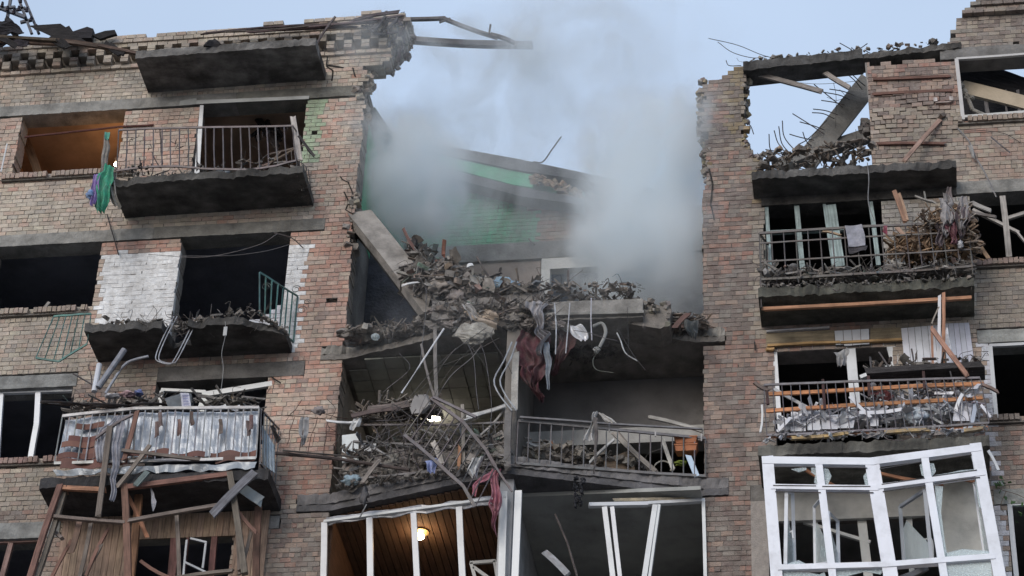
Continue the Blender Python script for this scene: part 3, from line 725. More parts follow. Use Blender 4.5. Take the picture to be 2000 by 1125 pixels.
# railing of balcony 2
Yf = -.83
top = pts([(232, 254), (290, 251), (400, 249), (480, 248), (572, 246)], Yf); bot = pts([(228, 334), (290, 326), (345, 325), (400, 330), (480, 332), (540, 324), (578, 314)], Yf)
railing(top, bot, 21, parent=b2, label='bowed dark iron railing with a sagging lower rail', r=.012, col=(.14, .12, .12), bend=.01)
mb = MB()
for s_ in (0, 1):
    a = [(572, 246, -.83), (590, 275, -.4), (606, 300, -.02)] if not s_ else [(578, 314, -.83), (596, 350, -.4), (606, 385, -.05)]
    mb.tube(wig(pts(a), .01), .013, (.1, .09, .09))
for i in range(7):
    t = i/6; mb.tube(wig([interp(pts([(575, 300, -.8), (602, 330, -.05)]), t), interp(pts([(580, 345, -.8), (606, 400, -.05)]), t)], .03, 3), .008, (.09, .08, .08))
for i in range(26):
    c = at(rnd(572, 606), rnd(318, 385), rnd(-.8, -.1)); d = Vector((rnd(-1, 1), rnd(-.5, .5), rnd(-1, 1)))*.1
    mb.tube(wig([c-d, c, c+d], .03, 2), .005, (.07, .065, .06), 4)
mb.build('railing', 'metal', b2, 'crushed side railing')
BRD = 'boards leaning on the top-storey balcony'
plank('board', at(572, 228, -.6), at(586, 312, -.75), .09, .03, (.42, .38, .35), 'pale grey board standing upright at the end of the top-storey railing', cat='board')
plank('bar', at(584, 266, -.85), at(613, 304, -.85), .04, .03, (.05, .045, .045), 'short dark bar sticking out past the end of the top-storey railing', None, 'burnt', 'bar')
for i, (a, b) in enumerate((((530, 300), (595, 283)), ((508, 325), (562, 300)), ((515, 330), (548, 296)), ((525, 318), (575, 290)))):
    plank('lath', at(*a, -.45), at(*b, -.45), .03, .015, jit((.20, .15, .12), .2), 'thin brown lath lying crosswise behind the top-storey railing', 'laths behind the top-storey railing')
mb = MB()
for a, b in (((297, 297), (313, 328)), ((272, 308), (279, 343)), ((298, 344), (330, 333)), ((312, 250), (318, 320)), ((295, 343), (300, 325))): mb.tube(wig(pts([a, b], -.8), .012, 3), .010, (.07, .06, .06))
for x, y in ((258, 268), (284, 290), (335, 275), (344, 284), (500, 268), (520, 262), (553, 258)):
    c = at(x, y, -.75); mb.tube(wig([c+Vector((rnd(-.15, .15), 0, rnd(-.1, .1))) for _ in range(4)], .02, 2), .006, (.06, .05, .05), 4)
one('wire', mb, 'metal', 'kinked iron rods and wire tangled in the railing of the top-storey balcony', 'wire')
heap(mb := MB(), pts([(228, 345, -.6), (400, 342, -.6), (575, 325, -.6)]), 130, .07, .25, ASH, (.02, .09), (6, 2, 1, 1), .2)
stuff('debris', mb, 'rubble', 'grey crumbs and splinters along the edge of the top-storey balcony', 'rubble')
mb = MB(); mb.blob(at(429, 336, -.7), .07, .05, .04, (.4, .45, .52), .5); mb.blob(at(444, 337, -.7), .05, .05, .035, (.45, .5, .56), .5); one('rag', mb, 'cloth', 'small pale blue crumpled rag on the floor of the top-storey balcony', 'rag', smooth=True)
mb = MB()
for i in range(9): mb.bar(at(rnd(490, 560), rnd(225, 300), .6+rnd(0, .5)), at(rnd(490, 570), rnd(235, 310), .8), rnd(.03, .12), .03, jit((.035, .03, .03), .3), 2, .02, .04)
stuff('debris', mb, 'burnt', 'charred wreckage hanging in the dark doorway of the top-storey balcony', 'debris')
# clothes hanging at its left end
mb = MB(); mb.cloth(pts([(205, 262), (198, 300), (196, 340)], -.88), pts([(214, 262), (212, 300), (208, 338)], -.86), (.22, .2, .18), .02, 2, 6, 10); one('strip_of_cloth', mb, 'cloth', 'narrow grey-brown cloth strip hanging from a green knot at the railing end', 'cloth')
mb = MB(); mb.cloth(pts([(204, 258), (205, 270)], -.9), pts([(215, 258), (213, 272)], -.9), (.08, .32, .24), .02, 1, 5, 5); one('knot_of_cloth', mb, 'cloth', 'small green cloth knotted at the top of the railing end', 'cloth')
mb = MB(); mb.cloth(pts([(206, 318), (186, 350), (184, 380), (188, 412)], -.95), pts([(224, 330), (222, 352), (212, 385), (206, 414)], -.92), (.05, .32, .20), .05, 2.4, 14, 16, .01, .05); one('green_garment', mb, 'cloth', 'bright green garment hanging off the corner of the top-storey balcony', 'garment')
mb = MB(); mb.cloth(pts([(184, 342), (178, 370), (180, 402)], -.98), pts([(196, 340), (193, 370), (190, 396)], -.98), (.30, .20, .48), .03, 2, 9, 12, .01, .04); one('purple_garment', mb, 'cloth', 'purple garment hanging beside the bright green one', 'garment')
mb = MB(); mb.blob(at(176, 380, -.98), .07, .05, .09, (.16, .26, .48), .5); one('blue_garment', mb, 'cloth', 'blue crumpled cloth next to the purple garment', 'garment', smooth=True)
mb = MB(); mb.cloth(pts([(212, 335), (208, 360), (216, 398)], -.85), pts([(228, 338), (226, 370), (234, 402)], -.85), (.28, .27, .25), .04, 2, 8, 10, .01, .06); one('grey_rag', mb, 'cloth', 'dusty grey rag between the green garment and the burnt slab', 'rag')

# ------------------------------------------------------------------ second storey from top, left
wire(pts([(209, 418, -.05), (218, 450, -.08), (232, 498, -.05)]), .010, name='rod', label='thin straight rusty rod hanging down the wall onto the white painted bricks', group=None, cat='rod')
CL = 'clothes lines above the broken balcony'
wire(pts([(290, 497, -.6), (400, 502, -.6), (500, 480, -.6), (541, 457, -.6)]), .0045, (.25, .24, .24), label='thin slack clothes line sagging across the dark opening by the white painted bricks', group=CL)
wire(pts([(350, 500, -.55), (450, 499, -.55), (520, 490, -.55), (570, 476, -.2)]), .004, (.25, .24, .24), label='thin slack clothes line sagging across the dark opening by the white painted bricks', group=CL)
wire(pts([(536, 455, -.62), (570, 465, -.3), (592, 484, -.02)]), .010, (.16, .14, .13), name='bracket', label='iron clothes line bracket at the head of the dark opening', group=None, cat='bracket')
# low white parapet wall with broken sloping top
mb = MB(); brickwork(mb, -10.5, -9.32, 3.36, 4.3, [], lambda x, z: jit(WHITEP, .06), lambda x, z: z < lerp_profile([(-10.5, 3.5), (-10.2, 3.62), (-9.6, 3.95), (-9.3, 4.2)], x))
mb.build('low_wall', 'brick', B, 'white painted low brick wall broken to a slope')
# plaster reveal left of the opening
# green railing remains
GR = (.07, .15, .135)
t_, b_ = pts([(507, 532, -.75), (545, 556, -.45), (581, 578, -.02)]), pts([(507, 612, -.82), (540, 640, -.45), (573, 668, -.02)])
railing(t_, b_, 8, 'railing', .013, GR, b3, 'dark green remains of the end railing', th=.02)
mb = MB()
for x, y, s_ in ((520, 560, 1), (578, 565, 1), (590, 605, 1), (600, 590, .7)):
    c = at(x, y, -.4); mb.tube([c+Vector((math.cos(a)*.08*(1-a/14), 0, math.sin(a)*.08*(1-a/14)))*s_ for a in np.arange(0, 9, .6)], .006, (.06, .08, .08), 5)
mb.build('railing', 'metal', b3, 'curled iron scrolls')
t_, b_ = pts([(105, 618), (135, 616), (178, 613)], -.75), pts([(70, 699), (115, 706), (150, 684), (170, 672)], -.8)
railing(t_, b_, 7, 'bent_railing', .010, GR, None, 'detached panel of thin green railing dangling left of the broken balcony', th=.02, cat='railing')
o = bpy.data.objects['bent_railing']
# U-shaped metal
for k, dx in enumerate((0,)):
    mb = MB()
    for e in (0, 6): mb.tube(smoothline(pts([(340+e, 618, -.55), (318+e, 660, -.75), (304+e, 697, -.9), (312+e, 707, -.92), (330+e, 711-e*.3, -.92), (340+e, 703, -.9), (360+e, 665, -.8), (381+e, 622, -.7)]), 4), .009, (.42, .42, .44))
    one('bent_hanger', mb, 'metal', 'U-shaped double metal frame hanging down in front of the broken balcony', 'frame')
mb = MB(); mb.box(*[v for v in (at(437, 640, -.9).x, at(444, 640, -.9).x, -.9, -.885, at(440, 655, -.9).z, at(440, 638, -.9).z)], (.45, .45, .45)); mb.tube(smoothline(pts([(440, 628, -.85), (440, 655, -.9), (433, 690, -.9), (436, 720, -.85), (431, 770, -.85)]), 4), .004, (.3, .3, .3)); one('tag_on_string', mb, 'plaster', 'small grey tag on a string hanging below the broken balcony', 'tag')
heap(mb := MB(), pts([(205, 636, -.75), (300, 632, -.75), (350, 640, -.6), (420, 622, -.75), (500, 612, -.8), (560, 650, -.5)]), 190, .05, .08, ASH, (.02, .08), (6, 1, 1, 1.4), .2)
stuff('debris', mb, 'rubble', 'crumbled concrete and rebar along the bitten edge of the broken balcony', 'rubble')
heap(mb := MB(), pts([(352, 640, -.35), (395, 632, -.35)]), 40, .05, .15, ASH, (.02, .06), (1, 1, 1, 5), .3)
stuff('rebar', mb, 'metal', 'rusty wires and rebar bared in the bite of the broken balcony', 'rebar')
for a, b, l_ in (((85, 606), (97, 590), 'short pale stick standing on the sill of the dark window'), ((118, 601), (172, 604), 'flat grey board lying on the sill of the dark window')):
    plank('stick', at(*a, .02), at(*b, .02), .05, .03, (.24, .22, .2), l_, cat='stick')
# pipes under it
mb = MB(); mb.tube(pts([(243, 683, -.75), (192, 757, -.78)]), .05, (.25, .26, .29), 10); one('pipe', mb, 'metal', 'thick slanting grey pipe standing up from the junk to the broken slab', 'pipe', smooth=False)
mb = MB(); mb.tube(pts([(194, 712, -.7), (184, 765, -.75)]), .045, (.55, .56, .6), 10); one('pipe', mb, 'pvc', 'short white pipe crossing the foot of the thick grey one', 'pipe')
mb = MB(); mb.tube(smoothline(pts([(290, 696), (262, 703), (240, 716), (206, 768)], -.8), 3), .022, (.3, .31, .34), 8); one('pipe', mb, 'metal', 'thin elbowed grey pipe beside the thick slanting one', 'pipe')
wire(pts([(143, 730, -.3), (168, 744, -.5), (195, 760, -.7)]), .013, (.1, .08, .08), name='rod', label='rusty rod sticking out level from the wall beside the pipes', group=None, cat='rod')
wire(pts([(172, 712, -.3), (178, 735, -.5), (180, 760, -.6)]), .008, (.1, .08, .08), name='rod', label='thin upright rusty rod just beside the short white pipe', group=None, cat='rod')

# ------------------------------------------------------------------ third storey, left: window frames
def frame(name, bars, Y, w_, d_, col, label, parent=B, mat='pvc'):
    mb = MB()
    for k, q in enumerate(bars):
        a, b = q[0], q[1]; ww = q[2] if len(q) > 2 else w_
        mb.bar(at(a[0], a[1], a[2] if len(a) > 2 else Y), at(b[0], b[1], b[2] if len(b) > 2 else Y), ww, d_+.002*k, jit(col, .04), 3, .004)
    return mb.build(name, mat, parent, label)
WH = (.70, .71, .74)
frame('window_frame', [((-10, 768), (142, 763), .05), ((3, 770), (-6, 905), .08), ((75, 768), (72, 830), .085), ((72, 830), (60, 898), .085)], .1, .07, .06, WH, 'white window frame without glass')
frame('window_frame', [((315, 762), (402, 766), .05), ((318, 762), (312, 782), .05), ((395, 772), (532, 750), .09), ((404, 770), (392, 805), .12), ((315, 765), (314, 800), .04)], .02, .07, .05, (.62, .62, .6), 'sagging white window frame')
frame('window_frame', [((22, 1062), (4, 1130), .08), ((-10, 1060), (82, 1056), .05)], .08, .07, .06, (.26, .17, .15), 'brown window frame', mat='wood')
plank('board', at(452, 770, .1), at(463, 800, .1), .05, .03, (.36, .28, .2), 'short tan board upright in the opening above the junk heap', cat='board')

# ------------------------------------------------------------------ balcony 4: sheeting, railing, junk
Y4 = -.9
top4 = pts([(122, 813), (195, 805), (265, 798), (380, 797), (506, 796)], Y4); bot4 = pts([(106, 905), (200, 902), (300, 900), (400, 898), (500, 895)], Y4)
railing(top4, bot4, 27, parent=b4, label='pale steel railing over the sheeting', r=.011, col=(.34, .33, .33), th=.03, bend=.004)
def sheet(TL, TR, BL_, BR, Y, col, nx=60, amp=.004, name='sheet', label=None):
    mb = MB(); vs = []
    TLp, TRp, BLp, BRp = at(*TL, Y), at(*TR, Y), at(*BL_, Y), at(*BR, Y)
    ny = 10
    for s_ in (0, .008):
        for j in range(ny+1):
            for i in range(nx+1):
                p = TLp.lerp(TRp, i/nx).lerp(BLp.lerp(BRp, i/nx), j/ny)
                q = mnoise.noise(p*2.5)*.05+mnoise.noise(p*9)*.012
                vs.append(p+Vector((0, math.sin(i*1.5)*amp+q+s_, 0)))
    W = nx+1; O = W*(ny+1); fs = []
    for j in range(ny):
        for i in range(nx): a = j*W+i; fs += [(a, a+W, a+W+1, a+1), (O+a+1, O+a+W+1, O+a+W, O+a)]
    mb.add(vs, fs, col); return mb
sheet((268, 806), (505, 804), (262, 893), (500, 890), Y4+.10, (.40, .44, .50)).build('cladding', 'sheet', b4, 'silvery blue corrugated sheeting')
sheet((128, 820), (262, 808), (112, 900), (258, 895), Y4+.10, (.38, .42, .48), 30).build('cladding', 'sheet', b4)
sheet((512, 830), (536, 870), (512, 905), (538, 925), -.55, (.24, .30, .36), 20).build('cladding', 'sheet', b4)
mb = MB(); mb.cloth(pts([(105, 918), (108, 930)], Y4-.02), pts([(502, 902), (500, 915)], Y4-.02), (.28, .30, .32), .02, 9, 60, 3, .01, .05); mb.build('edge_flashing', 'sheet', b4, 'crumpled zinc strip')
railing(pts([(510, 800, -.85), (545, 838, -.05)]), pts([(508, 905, -.88), (538, 945, -.05)]), 7, parent=b4, r=.009, col=(.2, .2, .21), th=.018)
# woven brown strips
def weave(x0, x1, y, w_=.1, n=1, Y=Y4):
    mb = MB(); a, b = at(x0, y, Y), at(x1, y-2, Y); N = 26; vs = []
    for i in range(N+1):
        p = a.lerp(b, i/N); yy = math.sin(p.x*2*math.pi/.5)*.035
        for dz, dy in ((w_/2, 0), (-w_/2, 0), (-w_/2, .008), (w_/2, .008)): vs.append(p+Vector((0, yy+dy, dz+mnoise.noise(p*4)*.02)))
    fs = []
    for i in range(N):
        for q in range(4): fs.append((i*4+q, i*4+(q+1) % 4, i*4+4+(q+1) % 4, i*4+4+q))
    mb.add(vs, fs, jit((.17, .085, .07), .15)); return mb
for x0, x1, y in ((150, 205, 833), (135, 212, 857), (120, 185, 868), (160, 215, 880), (112, 195, 891), (110, 250, 903), (118, 210, 912), (250, 330, 886), (335, 400, 890), (410, 500, 888), (420, 498, 897)):
    weave(x0, x1, y).build('woven_strip', 'plaster', b4)
# lace curtain
mb = MB(); mb.cloth(pts([(222, 815), (190, 845), (182, 870), (187, 903)], Y4-.06), pts([(238, 812), (216, 840), (205, 880), (200, 905)], Y4-.06), (.42, .42, .46), .03, 3, 12, 14, .004, .04); one('lace_curtain', mb, 'cloth', 'torn pale lace curtain caught on the front of the sheeted balcony', 'curtain')
mb = MB(); mb.cloth(pts([(228, 815), (222, 860), (218, 930), (213, 975)], Y4-.1), pts([(246, 812), (238, 860), (228, 930), (222, 978)], Y4-.1), (.30, .30, .34), .03, 2, 8, 14, .004, .04); one('lace_curtain', mb, 'cloth', 'long thin grey curtain strip hanging beside the broken upright plank', 'curtain')
# planks on the front
TP = None
for a, b, w_, c_, l_ in (((215, 832), (192, 1006), .085, OLDW, 'long grey upright plank hanging in front of the sheeted balcony'),
                         ((268, 802), (242, 900), .07, BRWN, 'reddish brown plank standing on the front of the sheeted balcony'),
                         ((294, 868), (228, 952), .06, (.24, .2, .17), 'splintered pale plank slanting down under the sheeted balcony'),
                         ((242, 880), (392, 898), .05, OLDW, 'plank lying level against the foot of the railing bars'),
                         ((500, 920), (414, 1006), .13, (.17, .17, .19), 'wide slanting grey plank below the corner of the sheeted balcony'),
                         ((188, 855), (262, 808), .04, (.2, .17, .17), 'thin slanting stick across the upper end of the sheeting'),
                         ((290, 920), (265, 948), .09, (.16, .2, .2), 'short greenish board under the zinc strip')):
    plank('plank', at(*a, Y4-.1-rnd(0, .05)), at(*b, Y4-.08), w_, .035, c_, l_)
plank('wing_panel', at(462, 945, -.85), at(512, 980, -.7), .16, .02, (.16, .19, .21), 'rounded grey-blue board behind the wide slanting plank', cat='board', mat='sheet')
mb = MB()
for x, y in ((305, 840), (313, 822), (375, 820), (430, 835), (485, 838), (490, 828), (350, 838)):
    mb.cloth(pts([(x-3, y-18), (x-4, y+14)], Y4-.05), pts([(x+4, y-18), (x+5, y+10)], Y4-.05), jit((.14, .09, .08), .3), .015, 1, 3, 5)
stuff('rags', mb, 'cloth', 'small scorched rags snagged on the bars of the sheeted balcony', 'rags')
# bicycles, burnt
def bicycle(name, c1, c2, Y, tilt, label, col=(.025, .022, .022)):
    root = thing(name, label, 'bicycle', at(*c1, Y), 'burnt bicycles on the balcony')
    P1, P2 = at(*c1, Y), at(*c2, Y); ax = (P2-P1).normalized(); up = Vector((tilt[0], tilt[1], tilt[2])).normalized(); up = (up-ax*up.dot(ax)).normalized()
    for P in (P1, P2):
        mb = MB(); rr = .31
        mb.tube([P+ax*math.cos(a)*rr+up*math.sin(a)*rr for a in np.linspace(0, 2*math.pi, 29)], .019, col, 6)
        wv = mb.build('wheel', 'metal', root)
        mb = MB()
        for a in np.linspace(0, 2*math.pi, 15)[:-1]: mb.tube([P, P+ax*math.cos(a)*.3+up*math.sin(a)*.3], .003, (.1, .1, .1), 3)
        mb.build('spokes', 'metal', wv)
    S = P1.lerp(P2, .42)+up*.42; H = P1.lerp(P2, .86)+up*.46; K = P1.lerp(P2, .42)-up*.02
    mb = MB()
    for a, b in ((S, H), (S, K), (K, H.lerp(P2, .2)), (P1, K), (P1, S), (H, P2)): mb.tube([a, b], .018, (.05, .045, .05), 6)
    mb.build('bicycle_frame', 'metal', root)
    nrm = ax.cross(up); mb = MB(); mb.tube(smoothline([H+up*.06-nrm*.25, H+up*.1, H+up*.06+nrm*.25], 4), .012, (.05, .05, .05)); mb.build('handlebar', 'metal', root)
    mb = MB(); mb.blob(S+up*.06, .12, .07, .03, (.03, .03, .03), .1); mb.build('saddle', 'burnt', root)
bicycle('bicycle', (120, 788), (215, 792), -.75, (.05, .75, .42), 'burnt bicycle lying across the end of the heaped balcony, its wheel overhanging the slab')
bicycle('bicycle', (205, 800), (290, 795), -.55, (-.2, .8, .35), 'second burnt bicycle lying deeper in the junk next to the pipes')
heap(mb := MB(), pts([(130, 806, -.5), (200, 796, -.45), (290, 794, -.45), (420, 794, -.5), (505, 794, -.5)]), 150, .12, .22, MIXP, (.04, .13), (1.5, 4, 2, 2), .5, lambda t: 1.1-t*.9)
stuff('debris', mb, 'rubble', 'burnt junk heaped on the sheeted balcony', 'debris')
for (x, y, sx, sz, c, n_, l_) in ((250, 770, .12, .05, (.48, .33, .36), 'pink_cloth', 'crumpled pale pink cloth on top of the junk heap'), (272, 768, .07, .05, (.13, .17, .38), 'blue_cloth', 'small dark blue cloth beside the pink one'), (238, 802, .06, .05, (.6, .58, .55), 'white_cup', 'small white rounded lump in the junk at the railing top'), (218, 774, .14, .035, (.5, .5, .54), 'white_cloth', 'flat white cloth lying over the bicycles')):
    mb = MB(); mb.blob(at(x, y, -.75), sx, .08, sz, c, .6, 16, 10); one(n_, mb, 'cloth', l_, 'cloth', smooth=True)
root = thing('cardboard_box', 'pale box with lines of blue printing standing at the railing top of the sheeted balcony', 'box', at(345, 799, -.7))
mb = MB(); mb.prism(pts([(322, 778), (362, 766), (374, 769), (373, 799), (330, 800)], -.72), (0, .16, 0), (.10, .12, .14)); mb.build('box_body', 'cloth', root)
mb = MB(); mb.prism(pts([(352, 767), (369, 768), (374, 799), (356, 800)], -.735), (0, .012, 0), (.52, .52, .6)); mb.build('label_panel', 'cloth', root)
mb = MB()
for k in range(9): mb.prism([at(356+k*.4+a, 771+k*3.1+b, -.738) for a, b in ((0, 0), (rnd(8, 14), .6), (rnd(8, 14), 1.6), (0, 1.1))], (0, .002, 0), (.12, .14, .36))
mb.build('print', 'cloth', root)
for a, b, c_, l_, m_ in (((400, 797), (440, 787), (.62, .62, .64), 'folded white paper lying on the railing top', 'pvc'), ((448, 795), (470, 790), (.6, .6, .62), 'small white paper beside the short upright board', 'pvc')):
    mb = MB(); mb.cloth(pts([a, (a[0]+4, a[1]+6)], -.8), pts([b, (b[0]+2, b[1]+8)], -.75), c_, .02, 1, 6, 4, .02, .03); one('paper', mb, m_, l_, 'paper')

# ------------------------------------------------------------------ timber balcony enclosure below
mb = MB(); xa, xb = at(118, 1060, -.03).x, at(512, 1060, -.03).x; x = xa; wx0, wx1 = at(262, 1060, -.03).x, at(452, 1060, -.03).x
while x < xb:
    z1 = .30; c_ = jit((.33, .235, .175), .10)
    if x+.1 < wx0 or x > wx1: mb.box(x+.003, x+.097, -.05, -.02, -2.5, z1, c_)
    else: mb.box(x+.003, x+.097, -.05, -.02, -.12, z1, c_)
    x += .1
mb.build('cladding', 'wood', B, 'orange-brown tongue and groove boards')
tf = thing('timber_enclosure', 'collapsing brown timber balcony enclosure leaning below the sheeted balcony', 'frame', at(260, 1125, -.8))
for a, b, w_, c_ in (((118, 948, -.9), (58, 1130, -1.0), .085, BRWN), ((130, 950, -.8), (72, 1130, -.9), .07, OLDW), ((243, 945, -.9), (250, 1130, -.95), .10, BRWN), ((449, 922, -.9), (478, 1120, -.95), .09, OLDW), ((458, 975, -.9), (468, 1115, -.92), .05, OLDW), ((505, 990, -.4), (500, 1130, -.4), .1, BRWN),
                     ((272, 960, -.6), (255, 1130, -.6), .11, (.30, .16, .09))):
    mb = MB(); mb.bar(at(*a), at(*b), w_, .07, jit(c_, .12), 4, .02, .02); mb.build('post', 'wood', tf)
for a, b, w_, c_ in (((120, 953, -.88), (206, 957, -.9), .07, (.38, .19, .12)), ((248, 952, -.9), (452, 926, -.9), .08, BRWN), ((106, 1009, -.9), (245, 1021, -.93), .05, OLDW), ((250, 1018, -.94), (440, 985, -.92), .055, OLDW), ((128, 955, -.85), (140, 985, -.3), .07, BRWN), ((100, 1035, -.6), (122, 1052, -.9), .05, OLDW), ((455, 1115, -.9), (340, 1130, -.9), .05, OLDW)):
    mb = MB(); mb.bar(at(*a), at(*b), w_, .06, jit(c_, .12), 3, .015, .02); mb.build('rail', 'wood', tf)
LB = 'broken boards of the timber enclosure'
for i, (a, b, w_, c_, l_) in enumerate((((248, 965), (288, 1050), .06, (.36, .17, .10), 'bright orange-brown board hanging at a slant near the middle post'),
        ((345, 1005), (350, 1130), .06, OLDW, 'upright grey board in front of the dark timber-framed window'),
        ((210, 1035), (168, 1125), .05, BRWN, 'slanting brown board over the wooden cladding nearest the leaning posts'),
        ((198, 1065), (160, 1130), .05, OLDW, 'lower slanting board beside the nearest leaning one'),
        ((140, 1055), (100, 1130), .05, BRWN, 'thin board leaning beside the outer leaning posts'),
        ((178, 1020), (155, 1130), .06, OLDW, 'tall grey leaning board in front of the wooden cladding'),
        ((155, 1020), (138, 1080), .09, (.2, .13, .1), 'short wide brown board in front of the wooden cladding'),
        ((462, 995), (500, 1040), .05, BRWN, 'short board slanting down to the corner post'),
        ((490, 1040), (468, 1120), .05, OLDW, 'thin leaning board by the corner post'),
        ((278, 1098), (330, 1128), .05, BRWN, 'fallen board end low in the timber-framed window'))):
    plank('board', at(*a, -.7-.03*(i % 4)), at(*b, -.75-.03*(i % 3)), w_, .03, c_, l_, cat='board')
frame('window_frame', [((342, 1050), (335, 1130), .12), ((420, 1045), (412, 1130), .09), ((262, 1042), (452, 1036), .05), ((368, 1050), (358, 1130), .03)], -.015, .07, .06, (.20, .10, .09), 'dark red window frame', mat='wood')
frame('window_sash', [((365, 1055), (358, 1130), .03), ((402, 1062), (396, 1110), .03), ((360, 1098), (410, 1122), .03), ((372, 1052), (404, 1060), .03)], -.2, .03, .03, (.35, .38, .42), 'loose pale window sash')
mb = MB(); mb.cloth(pts([(292, 952), (296, 975), (298, 998)], -.85), pts([(296, 952), (308, 978), (300, 999)], -.85), (.3, .3, .33), .01, 1, 4, 6); one('scrap', mb, 'cloth', 'small pale scrap dangling under the balcony beside the bright orange-brown board', 'scrap')

# ------------------------------------------------------------------ rack and poles between wing and bay
rk = thing('drying_rack', 'tangled rusty drying rack with plastic bags sticking out beside the timber wing', 'rack', at(610, 830, -.4))
mb = MB()
for a, b in (((556, 812, -.5), (690, 824, -.1)), ((590, 800, -.5), (680, 818, -.1)), ((565, 840, -.5), (670, 850, -.1)), ((600, 812, -.5), (585, 880, -.5)), ((620, 815, -.45), (600, 890, -.5)), ((640, 818, -.4), (632, 895, -.4)), ((660, 820, -.3), (655, 880, -.3)), ((575, 815, -.5), (560, 870, -.5)), ((590, 780, -.3), (560, 820, -.4))):
    mb.tube(wig(pts([a, b]), .015, 4), .006, (.12, .07, .06), 4)
mb.build('rods', 'metal', rk)
mb = MB(); mb.cloth(pts([(584, 815), (582, 850), (592, 872)], -.52), pts([(606, 812), (604, 850), (598, 870)], -.52), (.30, .30, .31), .03, 2, 8, 9, .004, .06); one('plastic_bag', mb, 'cloth', 'torn translucent grey plastic bag hanging from the drying rack', 'bag')
mb = MB(); mb.blob(at(622, 802, -.4), .11, .07, .07, (.26, .23, .23), .5); one('plastic_bag', mb, 'cloth', 'crumpled brownish plastic bag lying on top of the drying rack', 'bag', smooth=True)
mb = MB(); mb.tube(pts([(538, 885, -1.0), (650, 895, -.7), (800, 918, -.75)]), .028, (.09, .07, .065), 8); one('pole', mb, 'burnt', 'thick dark pole sticking out sideways from the wrecked loggia', 'pole')
mb = MB(); mb.tube(pts([(552, 880, -1.0), (700, 893, -.8)]), .014, (.08, .07, .065), 6); one('pole', mb, 'burnt', 'thin dark pole just above the thick one, sticking out sideways', 'pole')
wire(pts([(640, 780, -.1), (655, 800, -.3), (640, 830, -.3), (665, 850, -.3), (650, 870, -.3)]), .005, label='curly cable loop on the brick corner above the drying rack', group=None)
mb = MB(); mb.cloth(pts([(528, 832), (540, 865)], -.35), pts([(536, 830), (549, 860)], -.35), (.04, .035, .035), .02, 1, 4, 5); one('burnt_scrap', mb, 'burnt', 'black charred scrap stuck to the side railing of the sheeted balcony', 'scrap')
wire(pts([(530, 736, -.02), (548, 748, -.1)]), .012, name='bracket', label='short iron bracket in the wall beside the sagging window frame', group=None, cat='bracket')
# ================================================================== collapsed bay
mb = MB()
A, Bp = at(700, 420, .15), at(848, 612, -.35)
mb.bar(A, Bp, .42, .16, (.33, .30, .27), 7, .02, .03, up=(.35, -.9, .15)); mb2 = MB()
one('fallen_slab', mb, 'concrete', 'long fallen concrete slab slanting from the pink brick corner down into the rubble', 'concrete slab')
mb = MB(); mb.bar(at(688, 428, .25), at(838, 622, -.22), .10, .3, (.10, .095, .095), 7, .02, .03, up=(.35, -.9, .15)); one('concrete_strip', mb, 'charred', 'dark edge strip under the long slanting fallen slab', 'concrete slab')
mb = slabish(at(845, 600, -.75).x, at(1062, 600, -.75).x, -.78, .4, at(900, 625, -.75).z, at(900, 590, -.75).z, (.27, .25, .235), r=.035, tilt=.10)
one('fallen_slab', mb, 'concrete', 'horizontal broken slab buried under the highest rubble', 'concrete slab')
mb = slabish(at(1062, 600, -.75).x, at(1255, 600, -.75).x, -.72, .5, at(1150, 622, -.72).z, at(1150, 586, -.72).z, (.30, .285, .265), r=.012, tilt=-.02)
one('fallen_slab', mb, 'concrete', 'straight pale concrete slab end lying level, between the white hanging cloth and the smoke', 'concrete slab')
mb = MB(); mb.bar(at(1062, 617, -.74), at(1258, 612, -.74), .05, .1, (.28, .27, .25), 3); one('concrete_strip', mb, 'concrete', 'narrow concrete ledge under the straight pale slab', 'concrete slab')
mb = MB(); mb.prism(pts([(1222, 588), (1250, 584), (1290, 597), (1312, 605), (1306, 632), (1290, 642), (1225, 632)], -.6), (0, .5, 0), (.19, .17, .15))
for i in range(26): mb.chunk(at(rnd(1225, 1305), rnd(590, 640), -.6+rnd(-.05, .05)), rnd(.05, .14), jit((.2, .18, .16), .25))
one('broken_block', mb, 'rubble', 'ragged broken concrete block at the end of the straight pale slab', 'concrete block')
# rubble
heap(mb := MB(), pts([(680, 660, -.25), (760, 660, -.3), (845, 645, -.4)]), 190, .16, .25, ASH, (.04, .15), (6, 2, 2, 1), .3)
stuff('rubble', mb, 'rubble', 'grey rubble under the slanting slab at the brick corner', 'rubble')
peak = lambda t: max(.15, 1.25-abs(t-.25)*2.0)
heap(mb := MB(), pts([(800, 560, -.3), (850, 590, -.45), (950, 595, -.5), (1062, 590, -.5)]), 620, .62, .42, MIXP, (.05, .2), (3, 3, 4, 2), .45, peak)
heap(mb, pts([(800, 490, .1), (850, 520, -.1), (900, 545, -.2), (960, 570, -.3)]), 150, .12, .15, MIXP, (.05, .16), (3, 3, 4, 2), .35)
heap(mb, pts([(820, 545, -.4), (900, 570, -.6), (1040, 590, -.6)]), 26, .3, .3, MIXP+WOODP, (.2, .36), (3, 3, 2, 0), .9)
heap(mb, pts([(850, 608, -.78), (960, 610, -.8), (1065, 600, -.8)]), 260, .14, .06, MIXP, (.03, .13), (3, 3, 4, 2), .3)
stuff('rubble', mb, 'rubble', 'tall heap of burnt household rubble on top of the collapsed floor', 'rubble')
heap(mb := MB(), pts([(1062, 580, -.5), (1160, 578, -.5), (1250, 582, -.45)]), 170, .08, .3, ASH, (.03, .1), (6, 2, 2, 1), .25)
heap(mb, pts([(1290, 640, -.35), (1340, 636, -.2), (1382, 640, -.1)]), 130, .14, .2, MIXP+WOODP, (.03, .12), (4, 5, 2, 2), .35)
